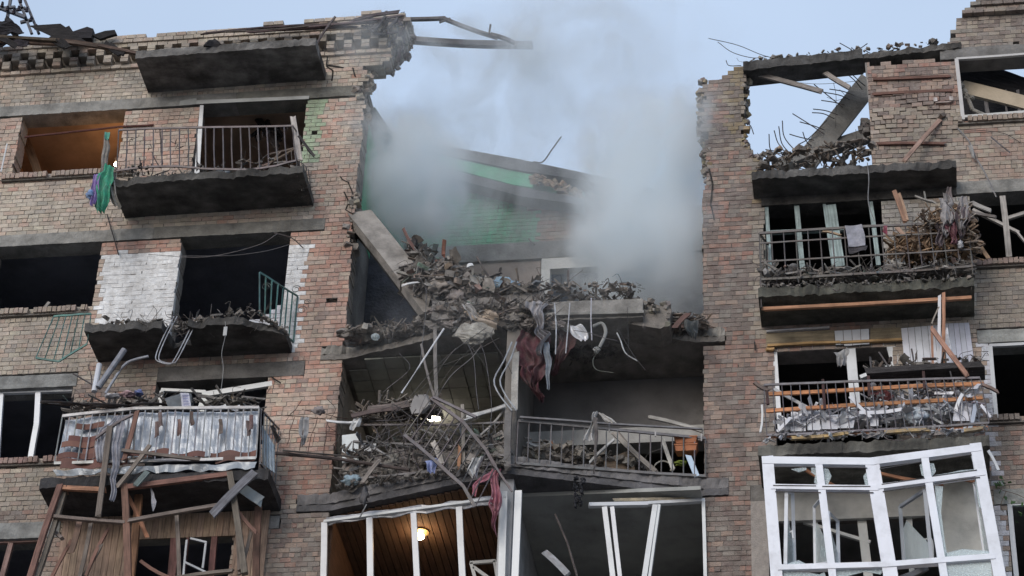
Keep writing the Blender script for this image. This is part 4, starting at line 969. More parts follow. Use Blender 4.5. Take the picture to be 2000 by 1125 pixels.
stuff('rubble', mb, 'rubble', 'thin layer of rubble on the pale slab and down to the dark brick pier', 'rubble')
heap(mb := MB(), pts([(850, 640, -.68), (1000, 634, -.78), (1100, 640, -.7)]), 200, .16, .08, MIXP, (.03, .14), (2, 2, 4, 4), .35)
heap(mb, pts([(1080, 690, -.0), (1180, 690, .1), (1270, 668, .1)]), 120, .14, .2, [((.05, .045, .045), 3), ((.1, .09, .085), 2)], (.05, .15), (4, 2, 3, 2), .3)
stuff('rubble', mb, 'rubble', 'torn scraps and crumbs hanging along the slab edge below the heap', 'rubble')
# identifiable pieces
def blob1(n_, x, y, Y, s3, col, lab, cat, rough=.5, mat='cloth', fr=2.2):
    mb = MB(); mb.blob(at(x, y, Y), *s3, col, rough, 22, 14, fr); return one(n_, mb, mat, lab, cat, smooth=True)
blob1('plastic_bag', 985, 560, -.72, (.26, .15, .15), (.22, .33, .43), 'big light blue plastic sack lying on the rubble heap', 'sack', .35)
blob1('black_bag', 930, 556, -.72, (.26, .12, .17), (.018, .02, .024), 'black bin bag between the grey rubble and the blue sack', 'bag', .5)
blob1('black_bag', 808, 478, -.2, (.08, .07, .10), (.02, .02, .024), 'small black bag standing up at the top of the rubble heap', 'bag', .5)
blob1('grey_bundle', 865, 555, -.72, (.2, .14, .17), (.33, .29, .26), 'dusty beige bundle of cloth amid the rubble heap', 'bundle', .6)
blob1('grey_bundle', 893, 580, -.78, (.15, .1, .14), (.22, .19, .18), 'greyish brown bundle of cloth just below the beige one', 'bundle', .6)
blob1('round_jar', 733, 658, -.5, (.07, .06, .055), (.14, .22, .19), 'round greenish jar in the rubble at the brick corner', 'jar', .05, 'glass')
for a, b, w_, c_, l_, m_ in (((868, 470), (866, 500), .06, (.16, .07, .05), 'dark red short post standing up in the rubble heap', 'wood'), ((788, 447), (812, 490), .05, (.14, .08, .07), 'reddish plank leaning on the slanting slab', 'wood'),
                         ((818, 480), (850, 497), .14, (.05, .05, .05), 'flat black panel at the top of the rubble heap', 'burnt'), ((852, 476), (838, 510), .08, (.06, .07, .07), 'dark greenish board at the top of the rubble heap', 'burnt'),
                         ((932, 503), (955, 540), .022, (.06, .055, .055), 'thin straight rod leaning over the rubble heap', 'metal'), ((978, 524), (968, 560), .035, (.035, .03, .03), 'black charred stick standing beside the black bin bag', 'burnt'),
                         ((785, 558), (815, 552), .03, (.6, .6, .6), 'white lath sticking out over the slanting slab', 'pvc'), ((1110, 527), (1114, 565), .035, (.12, .11, .11), 'thin stick standing in front of the smoky doorway', 'burnt'),
                         ((1232, 558), (1226, 578), .04, (.05, .045, .045), 'short dark stub standing at the smoky end of the pale slab', 'burnt'), ((875, 603), (942, 612), .09, (.22, .19, .165), 'flat brown board lying along the edge of the rubble heap', 'wood'),
                         ((912, 520), (925, 517), .06, (.7, .7, .68), 'small white rectangular card lying high on the rubble heap', 'pvc'), ((1318, 640), (1345, 612), .08, (.12, .07, .06), 'dark reddish board tilted up near the dark brick pier', 'wood')):
    plank('piece_of_wood' if m_ in ('wood', 'burnt') else 'strip', at(*a, -.78 if a[1] > 500 else -.3), at(*b, -.74 if a[1] > 500 else -.25), w_, .02, c_, l_, mat=m_, cat='board')
mb = MB(); mb.cloth(pts([(905, 608), (925, 625), (968, 640)], -.86), pts([(955, 600), (968, 610), (978, 622)], -.84), (.42, .34, .27), .05, 1.4, 12, 10, .01, .03); one('carpet', mb, 'cloth', 'curled beige sheet drooping over the slab edge', 'sheet')
mb = MB(); mb.cloth(pts([(1032, 590), (1036, 620), (1040, 645), (1048, 670), (1052, 690)], -.92), pts([(1062, 590), (1066, 615), (1062, 640), (1068, 660), (1062, 688)], -.92), (.36, .345, .36), .05, 3.5, 24, 34, .01, .12, rag=.3); one('hanging_cloth', mb, 'cloth', 'crumpled dusty white cloth hanging over the middle of the rubble edge', 'cloth')
mb = MB(); mb.cloth(pts([(900, 592), (910, 612), (925, 628)], -.9), pts([(918, 590), (930, 608), (940, 622)], -.9), (.45, .43, .42), .04, 2, 9, 10, .01, .06); one('hanging_cloth', mb, 'cloth', 'small torn whitish rag hanging at the slab edge under the beige bundle', 'cloth')
mb = MB(); mb.cloth(pts([(1012, 650), (1012, 690), (1018, 740), (1046, 782)], -.80), pts([(1070, 660), (1078, 700), (1064, 740), (1054, 785)], -.74), (.085, .022, .032), .06, 3.2, 30, 40, .01, .11, rag=.45); one('red_carpet', mb, 'cloth', 'large dark red carpet hanging in front of the central partition', 'carpet')
mb = MB(); mb.cloth(pts([(1086, 640), (1088, 680), (1080, 705), (1074, 735)], -.6), pts([(1130, 655), (1120, 675), (1105, 700), (1080, 736)], -.6), (.08, .028, .032), .04, 2.5, 18, 22, .01, .08, rag=.5); one('red_cloth', mb, 'cloth', 'smaller dark red cloth hanging beside the large carpet', 'cloth')
mb = MB(); mb.cloth(pts([(1060, 668), (1064, 700), (1066, 760)], -.85), pts([(1072, 668), (1076, 700), (1073, 762)], -.85), (.20, .23, .27), .02, 1.5, 5, 12); one('strip_of_cloth', mb, 'cloth', 'narrow blue-grey cloth strip in front of the dark red carpet', 'cloth')
mb = MB(); mb.cloth(pts([(1112, 640), (1118, 652), (1130, 664)], -.7), pts([(1134, 636), (1146, 648), (1146, 662)], -.7), (.62, .62, .64), .03, 2, 10, 8, .01, .08); o = one('foil', mb, 'sheet', 'crumpled shiny silver foil under the pale slab', 'foil')
mb = MB(); mb.blob(at(925, 651, -.8), .29, .12, .2, (.42, .40, .36), .28, 26, 18, 1.9); one('concrete_lump', mb, 'rubble', 'pale rounded lump of concrete hanging from the slab edge', 'concrete lump')
mb = MB(); mb.tube(smoothline(pts([(1158, 638), (1176, 632), (1183, 650), (1172, 676), (1166, 685)], -.7), 5), .028, (.26, .26, .25), 8); mb.blob(at(1165, 683, -.7), .05, .05, .06, (.3, .3, .29), .4); one('hose', mb, 'plaster', 'bent grey hose with a knotted end dangling under the pale slab', 'hose')
wire(pts([(1165, 690, -.7), (1158, 705, -.7), (1165, 722, -.7), (1198, 728, -.7)]), .006, (.16, .17, .15), label='thin cable trailing from the knotted end of the hose', group=None)
mb = MB(); mb.cloth(pts([(1335, 625), (1340, 640), (1352, 660)], -.5), pts([(1362, 625), (1364, 642), (1360, 664)], -.5), (.05, .06, .065), .03, 2, 9, 9, .01, .06); one('dark_rag', mb, 'cloth', 'dark torn rag draped over the slab end at the brown brick pier', 'rag')
# rods and wires
mb = MB(); mb.tube(pts([(867, 642, -.95), (826, 704, -1.0), (784, 768, -1.02)]), .014, (.66, .66, .68)); one('white_rod', mb, 'pvc', 'thin white rod dangling slantwise across the tiled ceiling', 'rod')
mb = MB()
for e in (0, 9): mb.tube(smoothline(pts([(1000+e, 668, -.95), (984+e*1.3, 705, -1.0), (965+e*1.3, 742, -1.02), (976+e*1.3, 772, -1.0), (1000+e, 802, -.98)]), 3), .012, (.36, .37, .39))
one('bent_profile', mb, 'metal', 'bent double metal profile shaped like a chevron beside the partition edge', 'metal profile')
HR = 'thin white rods hanging from the pale slab'
for a, b, hl in (((1083, 592), (1085, 692), 'thin pale rod hanging just beside the white cloth, nearest of three'), ((1113, 592), (1105, 690), 'middle one of the three thin pale rods hanging from the pale slab'), ((1155, 582), (1156, 665), 'thin pale rod hanging next to the bent grey hose')):
    wire(pts([(*a, -.86), ((a[0]+b[0])/2+rnd(-3, 3), (a[1]+b[1])/2, -.88), (*b, -.88)]), .009, (.5, .5, .52), name='rod', label=hl, group=HR, cat='rod')
plank('lath', at(823, 672, -.7), at(848, 775, -.75), .035, .03, (.22, .20, .19), 'thin grey lath hanging down before the tiled ceiling', cat='lath')
plank('lath', at(850, 640, -.72), at(853, 780, -.78), .055, .035, (.2, .185, .175), 'wider upright grey lath hanging before the tiled ceiling', cat='lath')
CW = 'loose cables hanging from the broken slab over the tiled ceiling'
for q in ([(832, 545), (832, 600), (826, 660), (820, 720)], [(940, 675), (920, 700), (880, 735), (845, 790)], [(965, 640), (960, 660), (985, 700), (1000, 730)], [(910, 665), (925, 700), (930, 760), (935, 800)], [(912, 668), (945, 710), (955, 740)], [(935, 665), (948, 700), (960, 790), (955, 850)], [(870, 700), (850, 730), (800, 780), (745, 800)],
          [(950, 640), (880, 690), (830, 740), (790, 790)], [(890, 680), (860, 720), (820, 800), (815, 850)], [(950, 655), (890, 710), (850, 770), (835, 840)], [(975, 660), (900, 700), (845, 720)], [(780, 690), (800, 720), (750, 765), (740, 790)], [(1120, 645), (1150, 650), (1180, 660), (1205, 665)], [(1205, 640), (1235, 690), (1250, 710), (1260, 722)], [(1225, 600), (1227, 660), (1226, 700)]):
    wire(pts([(*p_, -.95) for p_ in q]), rnd(.0035, .006), (.14, .135, .14) if R.random() < .6 else (.05, .05, .05), label='loose thin cable hanging from the broken slab edge', group=CW)
wire(pts([(1205, 650, -.7), (1212, 665, -.7), (1222, 690, -.7), (1245, 705, -.7)]), .010, (.45, .46, .47), name='strip', label='thin pale metal strip forking under the pale slab', group=None, cat='strip')
wire(pts([(1042, 316, YB-.3), (1060, 316, YB-.6), (1078, 292, YB-.8), (1096, 267, YB-.9)]), .014, (.12, .11, .11), name='rod', label='curved rod sticking up out of the slanting roof beam in the smoke', group=None, cat='rod')
wire(pts([(1033, 466, YB-.1), (1044, 478, YB-.25)]), .016, (.2, .18, .17), name='rod', label='short rod stub at the foot of the green painted brick', group=None, cat='rod')
# slanting remains of the roof behind the smoke
pp('room_wall', [(722, 240), (860, 300), (1000, 332), (1140, 372), (1140, 410), (1050, 398), (722, 480)], YB+.02, .15, (.20, .46, .33), 'plaster', 'pale green plastered back wall deep in the smoke')
pp('room_wall', [(1000, 330), (1290, 380), (1300, 520), (1050, 505), (1050, 395)], YB+.22, .1, (.36, .33, .31), 'plaster')
mb = MB(); mb.prism(pts([(722, 205), (735, 248), (860, 283), (1010, 310), (1200, 350), (1290, 372), (1290, 386), (1140, 352), (1000, 330), (860, 300), (722, 262)], YB-.35), (0, .35, 0), (.19, .18, .18)); one('roof_beam', mb, 'concrete', 'dark broken roof beam slanting down through the smoke behind', 'beam')
mb = MB(); mb.prism(pts([(860, 302), (1000, 332), (1042, 342), (1040, 366), (1000, 360), (905, 335), (860, 326)], YB-.3), (0, .2, 0), (.17, .56, .32)); one('green_strip', mb, 'plaster', 'slanting strip of green painted wall under the roof beam', 'wall fragment')
mb = MB(); mb.prism(pts([(760, 300), (900, 336), (1020, 366), (1140, 388), (1140, 400), (1020, 384), (900, 352), (760, 318)], YB-.38), (0, .3, 0), (.13, .125, .13)); one('roof_beam', mb, 'concrete', 'second dark beam slanting below the green strip', 'beam')
mb = MB()
for i in range(34): mb.chunk(at(1042+i*2.8+rnd(-3, 3), 346+i*.85+rnd(-5, 12), YB-.32), rnd(.07, .17), jit((.52, .34, .20), .2))
one('wall_fragment', mb, 'rubble', 'yellow-orange broken masonry at the end of the green strip', 'wall fragment')
plank('slanting_strut', at(726, 215, 2.5), at(760, 262, YB-.4), .12, .1, (.1, .13, .12), 'dark strut beside the brick corner in the smoke', cat='strut', mat='burnt')

# broken hollow-core edge in the dark loggia
mb = MB()
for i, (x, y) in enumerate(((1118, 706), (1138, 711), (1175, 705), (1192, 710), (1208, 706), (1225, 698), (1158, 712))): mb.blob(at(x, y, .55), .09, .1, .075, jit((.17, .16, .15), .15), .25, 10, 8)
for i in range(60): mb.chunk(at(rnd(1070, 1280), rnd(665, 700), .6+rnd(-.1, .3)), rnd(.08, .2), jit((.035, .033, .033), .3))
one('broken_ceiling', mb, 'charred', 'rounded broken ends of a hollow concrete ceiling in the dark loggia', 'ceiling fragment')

# ------------------------------------------------------------------ loggias of the lower storey
sheetm = None
cl = thing('ceiling_light', 'bright rectangular ceiling light glowing above the tangled railing', 'ceiling light', atz(845, 812, 2.93))
c0 = atz(845, 812, 2.95)
mb = MB(); mb.box(c0.x-.13, c0.x+.13, c0.y-.13, c0.y+.13, 2.93, 2.98, (.3, .3, .3)); mb.build('housing', 'metal', cl)
mb = MB(); mb.box(c0.x-.11, c0.x+.11, c0.y-.10, c0.y-.01, 2.915, 2.929, (1, 1, 1)); mb.box(c0.x-.11, c0.x+.11, c0.y+.01, c0.y+.10, 2.915, 2.929, (1, 1, 1)); mb.build('diffuser', lamp_mat('ceiling_glow', (1, .90, .70), 14), cl)
lamp(c0-Vector((0, 0, .16)), 7, (1, .90, .78), .1)
# railings
tp = pts([(662, 805, -.15), (760, 800, -.3), (880, 800, -.6), (990, 802, -.9)]); bt = pts([(652, 948, -.15), (760, 930, -.35), (880, 915, -.6), (990, 905, -.92)])
railing(pts([(690, 862, -.2), (800, 868, -.45), (985, 890, -.9)]), pts([(688, 935, -.2), (800, 925, -.45), (985, 905, -.9)]), 9, 'railing', .010, (.17, .16, .16), B, 'dark railing of the wrecked loggia', th=.02)
railing(pts([(700, 830, -.25), (880, 830, -.6), (990, 825, -.9)]), bt[1:], 12, 'railing', .011, (.15, .14, .14), B, th=.02, t0=.1)
# the big bent frame across
bf = thing('bent_railing', 'twisted railing section thrown diagonally over the loggia below the tiled ceiling', 'railing', at(880, 850, -1.1))
t_, b_ = pts([(842, 778, -1.05), (905, 825, -1.15), (950, 880, -1.2), (968, 912, -1.15)]), pts([(790, 850, -1.0), (850, 900, -1.1), (905, 950, -1.15), (928, 990, -1.15)])
railing(t_, b_, 13, 'bars', .010, (.11, .10, .105), bf, th=.03)
mb = MB(); mb.bar(at(846, 775, -1.08), at(930, 815, -1.15), .04, .03, (.12, .11, .12)); mb.bar(at(968, 912, -1.15), at(1000, 960, -1.1), .03, .03, (.12, .11, .12)); mb.build('rail', 'metal', bf)
tR, bR = pts([(1012, 822, -.85), (1190, 838, -.45), (1378, 856, -.05)]), pts([(1008, 905, -.85), (1190, 918, -.45), (1378, 930, -.05)])
railing(tR, bR, 18, 'railing', .010, (.19, .18, .18), B, 'grey steel railing above the V-shaped slab', th=.026)
mb = MB(); q = pts([(1015, 815, -.9), (1190, 828, -.5), (1372, 838, -.1)])
for a, b in zip(q, q[1:]): mb.bar(a, b, .028, .03, (.20, .19, .19), 2, .01)
for x in (1020, 1190, 1280, 1370): mb.bar(at(x, 812+(x-1012)*.1, -.6), at(x, 826+(x-1012)*.1, -.6), .02, .02, (.27, .26, .26))
mb.build('handrail', 'metal', B)
mb = MB(); mb.bar(at(994, 800, -.9), at(992, 915, -.95), .10, .07, (.17, .16, .155), 5, .02, .03); mb.bar(at(1008, 690, -.82), at(1005, 800, -.85), .1, .05, (.42, .40, .37), 5, .01, .03)
mb.build('corner_post', 'concrete', B, 'battered post at the edge of the partition')
# debris in the left loggia
heap(mb := MB(), pts([(670, 935, -.1), (780, 920, -.3), (880, 905, -.55), (985, 895, -.8)]), 330, .75, .16, MIXP+[((.6, .6, .62), 1.6)], (.05, .17), (2, 4, 4, 2), .55, lambda t: .9-abs(t-.3)*.6)
stuff('debris', mb, 'rubble', 'dense tangle of splinters, paper and wire filling the loggia under the ceiling light', 'debris')
heap(mb := MB(), pts([(700, 822, -.3), (760, 806, -.4), (850, 800, -.6)]), 150, .10, .18, ASH+WOODP, (.05, .15), (2, 5, 3, 1), .6)
stuff('debris', mb, 'rubble', 'broken boards and plaster piled on top of the tangle beside the ceiling light', 'debris')
for i, (a, b, w_, c_, l_) in enumerate((((700, 825), (640, 822), .035, (.6, .6, .6), 'white lath sticking out of the tangle towards the drying rack'), ((720, 800), (800, 788), .12, (.16, .13, .12), 'wide dark board lying on top of the tangle'),
        ((690, 812), (780, 798), .07, (.12, .09, .085), 'reddish dark board just below the wide one on the tangle'), ((915, 812), (985, 793), .06, (.55, .54, .53), 'white trim strip slanting up to the corner post'), ((905, 822), (985, 797), .03, (.6, .6, .6), 'thinner white strip just under the white trim'),
        ((985, 800), (938, 850), .03, (.4, .38, .36), 'grey strip slanting down behind the twisted railing'), ((912, 900), (985, 845), .12, (.36, .33, .31), 'wide dusty board leaning against the corner post'), ((845, 862), (862, 905), .08, (.55, .5, .45), 'pale board standing amid the tangle below the light'),
        ((903, 790), (905, 905), .05, (.30, .27, .24), 'grey upright post amid the tangle beside the twisted railing'), ((898, 872), (896, 915), .05, (.42, .22, .13), 'small orange wooden strip upright in the tangle'), ((706, 945), (740, 900), .06, (.25, .22, .2), 'short board leaning in the lower corner of the tangle'))):
    plank('board', at(*a, -.75-.02*(i % 5)), at(*b, -.78-.02*(i % 4)), w_, .025, c_, l_, cat='board')
mb = MB(); mb.prism(pts([(800, 795), (810, 772), (832, 770), (838, 790), (822, 806), (804, 808)], -.8), (.03, .07, .02), (.36, .34, .33)); one('plaster_slab', mb, 'plaster', 'pale grey slab of plaster standing on the tangle beside the ceiling light', 'slab')
mb = MB(); mb.cloth(pts([(828, 898), (836, 918)], -1.0), pts([(856, 896), (850, 922)], -1.0), (.30, .36, .62), .03, 2, 9, 9, .01, .06); one('blue_rag', mb, 'cloth', 'blue and white rag on the front of the tangled loggia', 'rag')
mb = MB(); mb.cloth(pts([(922, 892), (915, 915), (918, 930)], -1.15), pts([(944, 890), (940, 905), (930, 928)], -1.15), (.55, .55, .55), .04, 2, 9, 10, .01, .06); one('white_rag', mb, 'cloth', 'white rag caught on the twisted railing', 'rag')
mb = MB(); mb.cloth(pts([(690, 818), (686, 840)], -.75), pts([(708, 815), (700, 832)], -.75), (.6, .6, .6), .03, 1.5, 7, 7, .01, .05); one('white_rag', mb, 'cloth', 'white scrap hanging at the drying-rack end of the tangle', 'rag')
mb = MB(); mb.blob(at(688, 938, -.3), .14, .06, .09, (.34, .44, .50), .6, 18, 12); one('pale_blue_cloth', mb, 'cloth', 'pale blue cloth bunched at the low corner of the tangled loggia', 'cloth', smooth=True)
for a, b, c_, n_, l_ in (((668, 850), (700, 900), (.55, .6, .62), 'white_board', 'white panel behind the rods at the end of the tangle'), ((745, 888), (770, 925), (.16, .32, .36), 'teal_board', 'teal panel low in the tangle'), ((705, 865), (735, 880), (.6, .6, .62), 'white_board', 'small white panel amid the dark sticks of the tangle')):
    mb = MB(); mb.prism(pts([a, (b[0], a[1]-4), b, (a[0], b[1]+3)], -.2), (0, .03, 0), c_); one(n_, mb, 'pvc', l_, 'panel')
WT = 'cables looping in the tangled loggia'
for i in range(14):
    x, y = rnd(700, 970), rnd(790, 880)
    wire(pts([(x+rnd(-50, 50), y+rnd(-40, 40), -.9+rnd(-.1, .1)) for _ in range(4)]), rnd(.004, .007), (.08, .075, .075), label='cable looping through the tangle in the loggia', group=WT)
mb = MB(); mb.cloth(pts([(960, 915), (958, 960), (955, 985), (966, 1030)], -1.12), pts([(978, 912), (976, 960), (974, 990), (970, 1045)], -1.12), (.36, .13, .17), .04, 2.6, 14, 34, .008, .06, rag=.35); one('pink_garment', mb, 'cloth', 'long torn pink garment hanging below the V-shaped slab', 'garment')
mb = MB(); mb.cloth(pts([(962, 918), (940, 932), (922, 945), (921, 966)], -1.1), pts([(968, 926), (950, 938), (932, 946), (930, 968)], -1.1), (.42, .15, .2), .02, 1.4, 6, 10, .008, .03); one('pink_rag', mb, 'cloth', 'short pink rag strip beside the long pink garment', 'rag')
mb = MB(); mb.blob(at(712, 968, -.55), .07, .06, .16, (.07, .07, .08), .6); mb.tube(pts([(716, 985, -.6), (702, 1012, -.6)]), .01, (.2, .2, .2)); one('dark_rag', mb, 'cloth', 'dark burnt rag hanging over the end of the V-shaped slab', 'rag', smooth=True)
mb = MB()
for i in range(14): mb.blob(at(1132+rnd(-10, 12), 935+i*4, -.75), .05*rnd(.5, 1), .05, .05, (.035, .035, .04), .7, 10, 8)
one('burnt_lump', mb, 'burnt', 'melted black lump dripping off the V-shaped slab', 'lump')
heap(mb := MB(), pts([(655, 952, -.2), (800, 935, -.5), (985, 908, -.95)]), 110, .05, .06, ASH+[((.05, .05, .05), 4)], (.03, .09), (4, 2, 3, 2), .2)
stuff('debris', mb, 'rubble', 'soot and scraps along the edge of the V-shaped slab', 'debris')
# right loggia
heap(mb := MB(), pts([(1015, 912, .0), (1090, 905, .3), (1190, 912, .3), (1270, 925, .3)]), 230, .42, .3, [((.26, .23, .2), 5), ((.36, .32, .27), 3), ((.16, .14, .13), 2), ((.5, .48, .45), .8)], (.06, .2), (7, 2, 1, .3), .3, lambda t: max(.12, 1-t*1.1))
stuff('rubble', mb, 'rubble', 'brown grey rubble heap behind the grey steel railing', 'rubble')
for i, (a, b, w_, c_, l_) in enumerate((((1200, 858), (1150, 905), .035, (.55, .54, .52), 'white lath slanting behind the grey railing'), ((1198, 845), (1282, 922), .07, (.30, .27, .24), 'wide grey beam slanting behind the grey railing'), ((1205, 843), (1270, 915), .05, (.24, .21, .19), 'second grey beam touching the wide slanting one'),
        ((1266, 814), (1372, 842), .06, (.36, .34, .31), 'grey plank leaning at the top of the grey railing by the pier'), ((1294, 858), (1315, 918), .06, (.5, .48, .44), 'pale plank upright beside the terracotta boxes'), ((1077, 862), (1085, 888), .03, (.45, .20, .10), 'small orange stick standing in the rubble heap'),
        ((1030, 864), (1048, 872), .04, (.62, .62, .62), 'white block on top of the rubble heap'), ((1060, 870), (1080, 864), .03, (.6, .6, .6), 'small white strip lying on the rubble heap'))):
    plank('board', at(*a, -.1+.05*i), at(*b, -.15+.05*i), w_, .03, c_, l_, cat='board')
mb = MB(); mb.prism(pts([(1180, 900), (1238, 875), (1240, 920), (1180, 922)], .1), (0, .03, 0), (.20, .15, .11)); one('chipboard', mb, 'wood', 'brown panel leaning low behind the grey railing', 'panel')
mb = MB(); mb.cloth(pts([(1160, 808), (1150, 835), (1136, 860)], -.75), pts([(1168, 806), (1164, 830), (1160, 862)], -.72), (.42, .41, .40), .03, 2, 9, 12, .01, .05); mb.cloth(pts([(1166, 806), (1185, 828)], -.75), pts([(1180, 810), (1206, 826)], -.72), (.4, .38, .36), .02, 2, 8, 6, .01, .04); one('grey_cloth', mb, 'cloth', 'dusty whitish cloth draped over the grey handrail', 'cloth')
mb = MB(); mb.cloth(pts([(1160, 815), (1160, 860), (1157, 925)], -.78), pts([(1168, 818), (1166, 860), (1160, 928)], -.78), (.08, .07, .07), .01, 1, 3, 10); one('dark_strip', mb, 'cloth', 'thin dark strip hanging below the whitish cloth', 'cloth')
for k, (y, l_) in enumerate(((868, 'upper terracotta plant box hung inside the grey railing'), (883, 'lower terracotta plant box hung inside the grey railing'))):
    mb = MB(); p0, p1 = at(1321, y, -.0), at(1360, y+1, -.0); h = .085
    mb.add([(p0.x, -.1, p0.z-h/2), (p1.x, -.1, p0.z-h/2), (p1.x-.01, .06, p0.z-h/2), (p0.x+.01, .06, p0.z-h/2), (p0.x-.015, -.12, p0.z+h/2), (p1.x+.015, -.12, p0.z+h/2), (p1.x+.015, .08, p0.z+h/2), (p0.x-.015, .08, p0.z+h/2)], MB.BF, (.40, .16, .08))
    mb.box(p0.x-.025, p1.x+.025, -.13, .09, p0.z+h/2, p0.z+h/2+.02, (.42, .17, .085)); one('plant_box', mb, 'plaster', l_, 'plant box')
mb = MB(); mb.prism(pts([(1338, 888), (1350, 890), (1366, 928), (1356, 932)], -.1), (0, .02, 0), (.42, .55, .70)); one('blue_board', mb, 'pvc', 'light blue narrow board below the terracotta boxes', 'board')
mb = MB(); mb.tube([at(1294, 915, .1)+Vector((math.cos(a)*.13, 0, math.sin(a)*.13)) for a in np.linspace(-.4, 3.5, 14)], .012, (.45, .43, .38)); one('hoop', mb, 'pvc', 'pale curved hoop behind the grey railing', 'hoop')
blob1('green_cloth', 1330, 905, .1, (.1, .06, .03), (.35, .45, .06), 'small yellow-green cloth beside the pale hoop', 'cloth')
# bottom-storey glazing
V = lambda px, py: at(px, py, vy(at(px, py, -.4).x))
mb = MB(); mb.cloth([V(635, 1010), V(636, 1024)], [V(985, 966), V(985, 982)], (.34, .34, .36), .02, 5, 40, 4, .02, .03); one('awning_strip', mb, 'sheet', 'crumpled pale strip hanging under the V-shaped slab over the white posts', 'awning')
mb = MB()
for k, (a, b, w_) in enumerate((((634, 1022), (632, 1135), .09), ((722, 1013), (724, 1135), .09), ((808, 1004), (815, 1135), .085), ((897, 992), (904, 1135), .09), ((985, 962), (980, 1135), .10), ((634, 1020), (990, 972), .04))):
    mb.bar(V(*a), V(b[0], b[1]), w_, .07+.002*k, jit((.60, .60, .60), .04), 2, .003)
mb.build('window_frame', 'pvc', B, 'white posts of the glassless loggia with the warm lamp')
mb = MB()
for k, (a, b, w_) in enumerate((((1013, 960), (1006, 1135), .10), ((1150, 987), (1265, 985), .06), ((1265, 984), (1376, 978), .05), ((1181, 992), (1198, 1135), .075), ((1196, 992), (1212, 1135), .06), ((1280, 988), (1258, 1135), .075), ((1288, 988), (1268, 1135), .04), ((1374, 980), (1378, 1135), .05))):
    mb.bar(V(*a), V(b[0], b[1]), w_, .07+.002*k, jit((.64, .65, .66), .04), 2, .003)
mb.build('window_frame', 'pvc', B, 'leaning white posts of the bare grey loggia')
mb = MB(); mb.bar(V(1195, 978), V(1372, 975), .05, .05, (.38, .32, .22), 5, .01, .04); mb.build('foam_strip', 'rubble', B)
# glass fixture lamp
cz = .2; lc = atz(822, 1046, .15)
lf = thing('ceiling_lamp', 'warm glass ceiling lamp on the brown board ceiling', 'ceiling lamp', lc)
mb = MB(); mb.tube([lc+Vector((0, 0, .10)), lc+Vector((0, 0, .05))], .12, (.35, .25, .12), 16); mb.build('base', 'metal', lf)
mb = MB(); mb.blob(lc+Vector((-.02, 0, -.01)), .075, .075, .055, (1, 1, 1), .1); mb.build('bulb', lamp_mat('lamp_glow', (1, .82, .52), 22), lf, smooth=True)
lamp(lc-Vector((0, .05, .13)), 9, (1, .62, .30), .08)
mb = MB(); mb.bar(at(1060, 1075, -.3), at(1112, 1125, -.3), .10, .03, (.22, .23, .25), 3, .01, .05); one('broken_window_bar', mb, 'metal', 'silvery broken frame piece leaning in the bare grey loggia', 'frame piece')
mb = MB(); mb.tube(pts([(1084, 1004), (1108, 1060), (1130, 1135)], -.35), .017, (.10, .085, .08)); one('stick', mb, 'burnt', 'long thin dark stick leaning in the bare grey loggia', 'stick')
mb = MB()
for a, b in (((918, 1100), (968, 1096)), ((920, 1100), (928, 1130)), ((966, 1096), (972, 1130)), ((925, 1108), (955, 1130))): mb.bar(at(*a, .2), at(*b, .2), .05, .04, (.45, .45, .44))
one('white_rack', mb, 'pvc', 'top of a whitish frame standing in the room with the warm lamp', 'frame')
B6, B7 = b6, b7
# ================================================================== right wing
# rebar and slabs seen against the sky
for q, hl in (([(1384, 75), (1440, 88), (1490, 108), (1535, 118)], 'longer, upper thin cable springing into the sky from the broken beam end'), ([(1402, 82), (1430, 102), (1470, 113), (1500, 110)], 'shorter, lower thin cable springing into the sky from the broken beam end')):
    wire(pts(q, -.05), .006, label=hl, group='cables springing from the broken beam')
wire(pts([(1418, 118), (1424, 128), (1448, 128)], -.05), .007, name='rebar', label='short bent rod at the tip of the broken beam end', group=None, cat='rod')
BR = 'thin bent rods bristling on top of the burnt beam'
for q in ([(1640, 84), (1676, 106)], [(1630, 96), (1652, 114)], [(1616, 100), (1626, 112)], [(1694, 85), (1660, 108)], [(1658, 108), (1664, 94), (1672, 98), (1668, 110)], [(1690, 98), (1700, 104)]):
    wire(wig(pts(q, .0), .01, 2), .008, name='rebar', label='thin bent rod sticking up from the top of the burnt beam', group=BR, cat='rod', sm=2)
heap(mb := MB(), pts([(1462, 126, .05), (1560, 116, .05), (1640, 106, .05), (1780, 96, .05), (1830, 84, .1)]), 90, .03, .12, ASH+[(TAN, 1)], (.03, .12), (7, 1, 0, .3), .12)
stuff('rubble', mb, 'rubble', 'crumbled brick and mortar along the top of the burnt beam', 'rubble')
SL = .8
def slabbar(n_, a, b, w_, d_, c_, l_, mat='concrete', cat='concrete beam', up=None, seg=6):
    mb = MB(); mb.bar(a, b, w_, d_, c_, seg, .01, .05, up); return one(n_, mb, mat, l_, cat)
slabbar('fallen_beam', at(1700, 158, .9), at(1572, 320, .5), .36, .12, (.20, .19, .175), 'wide broken concrete slab tilted steeply across the roofless opening', up=(.5, -.8, .4))
slabbar('fallen_beam', at(1705, 262, 1.0), at(1520, 325, .3), .24, .15, (.19, .18, .165), 'lower concrete beam resting level-ish across the roofless opening', up=(.1, -.95, .3))
heap(mb := MB(), pts([(1490, 322, -.1), (1560, 315, 0), (1640, 308, .1), (1705, 292, .1)]), 170, .10, .3, ASH+WOODP, (.04, .14), (7, 3, .6, .6), .3)
stuff('rubble', mb, 'rubble', 'brick and concrete rubble on the scorched ledge of the roofless opening', 'rubble')
RB = 'black reinforcing rods bristling in the roofless opening'
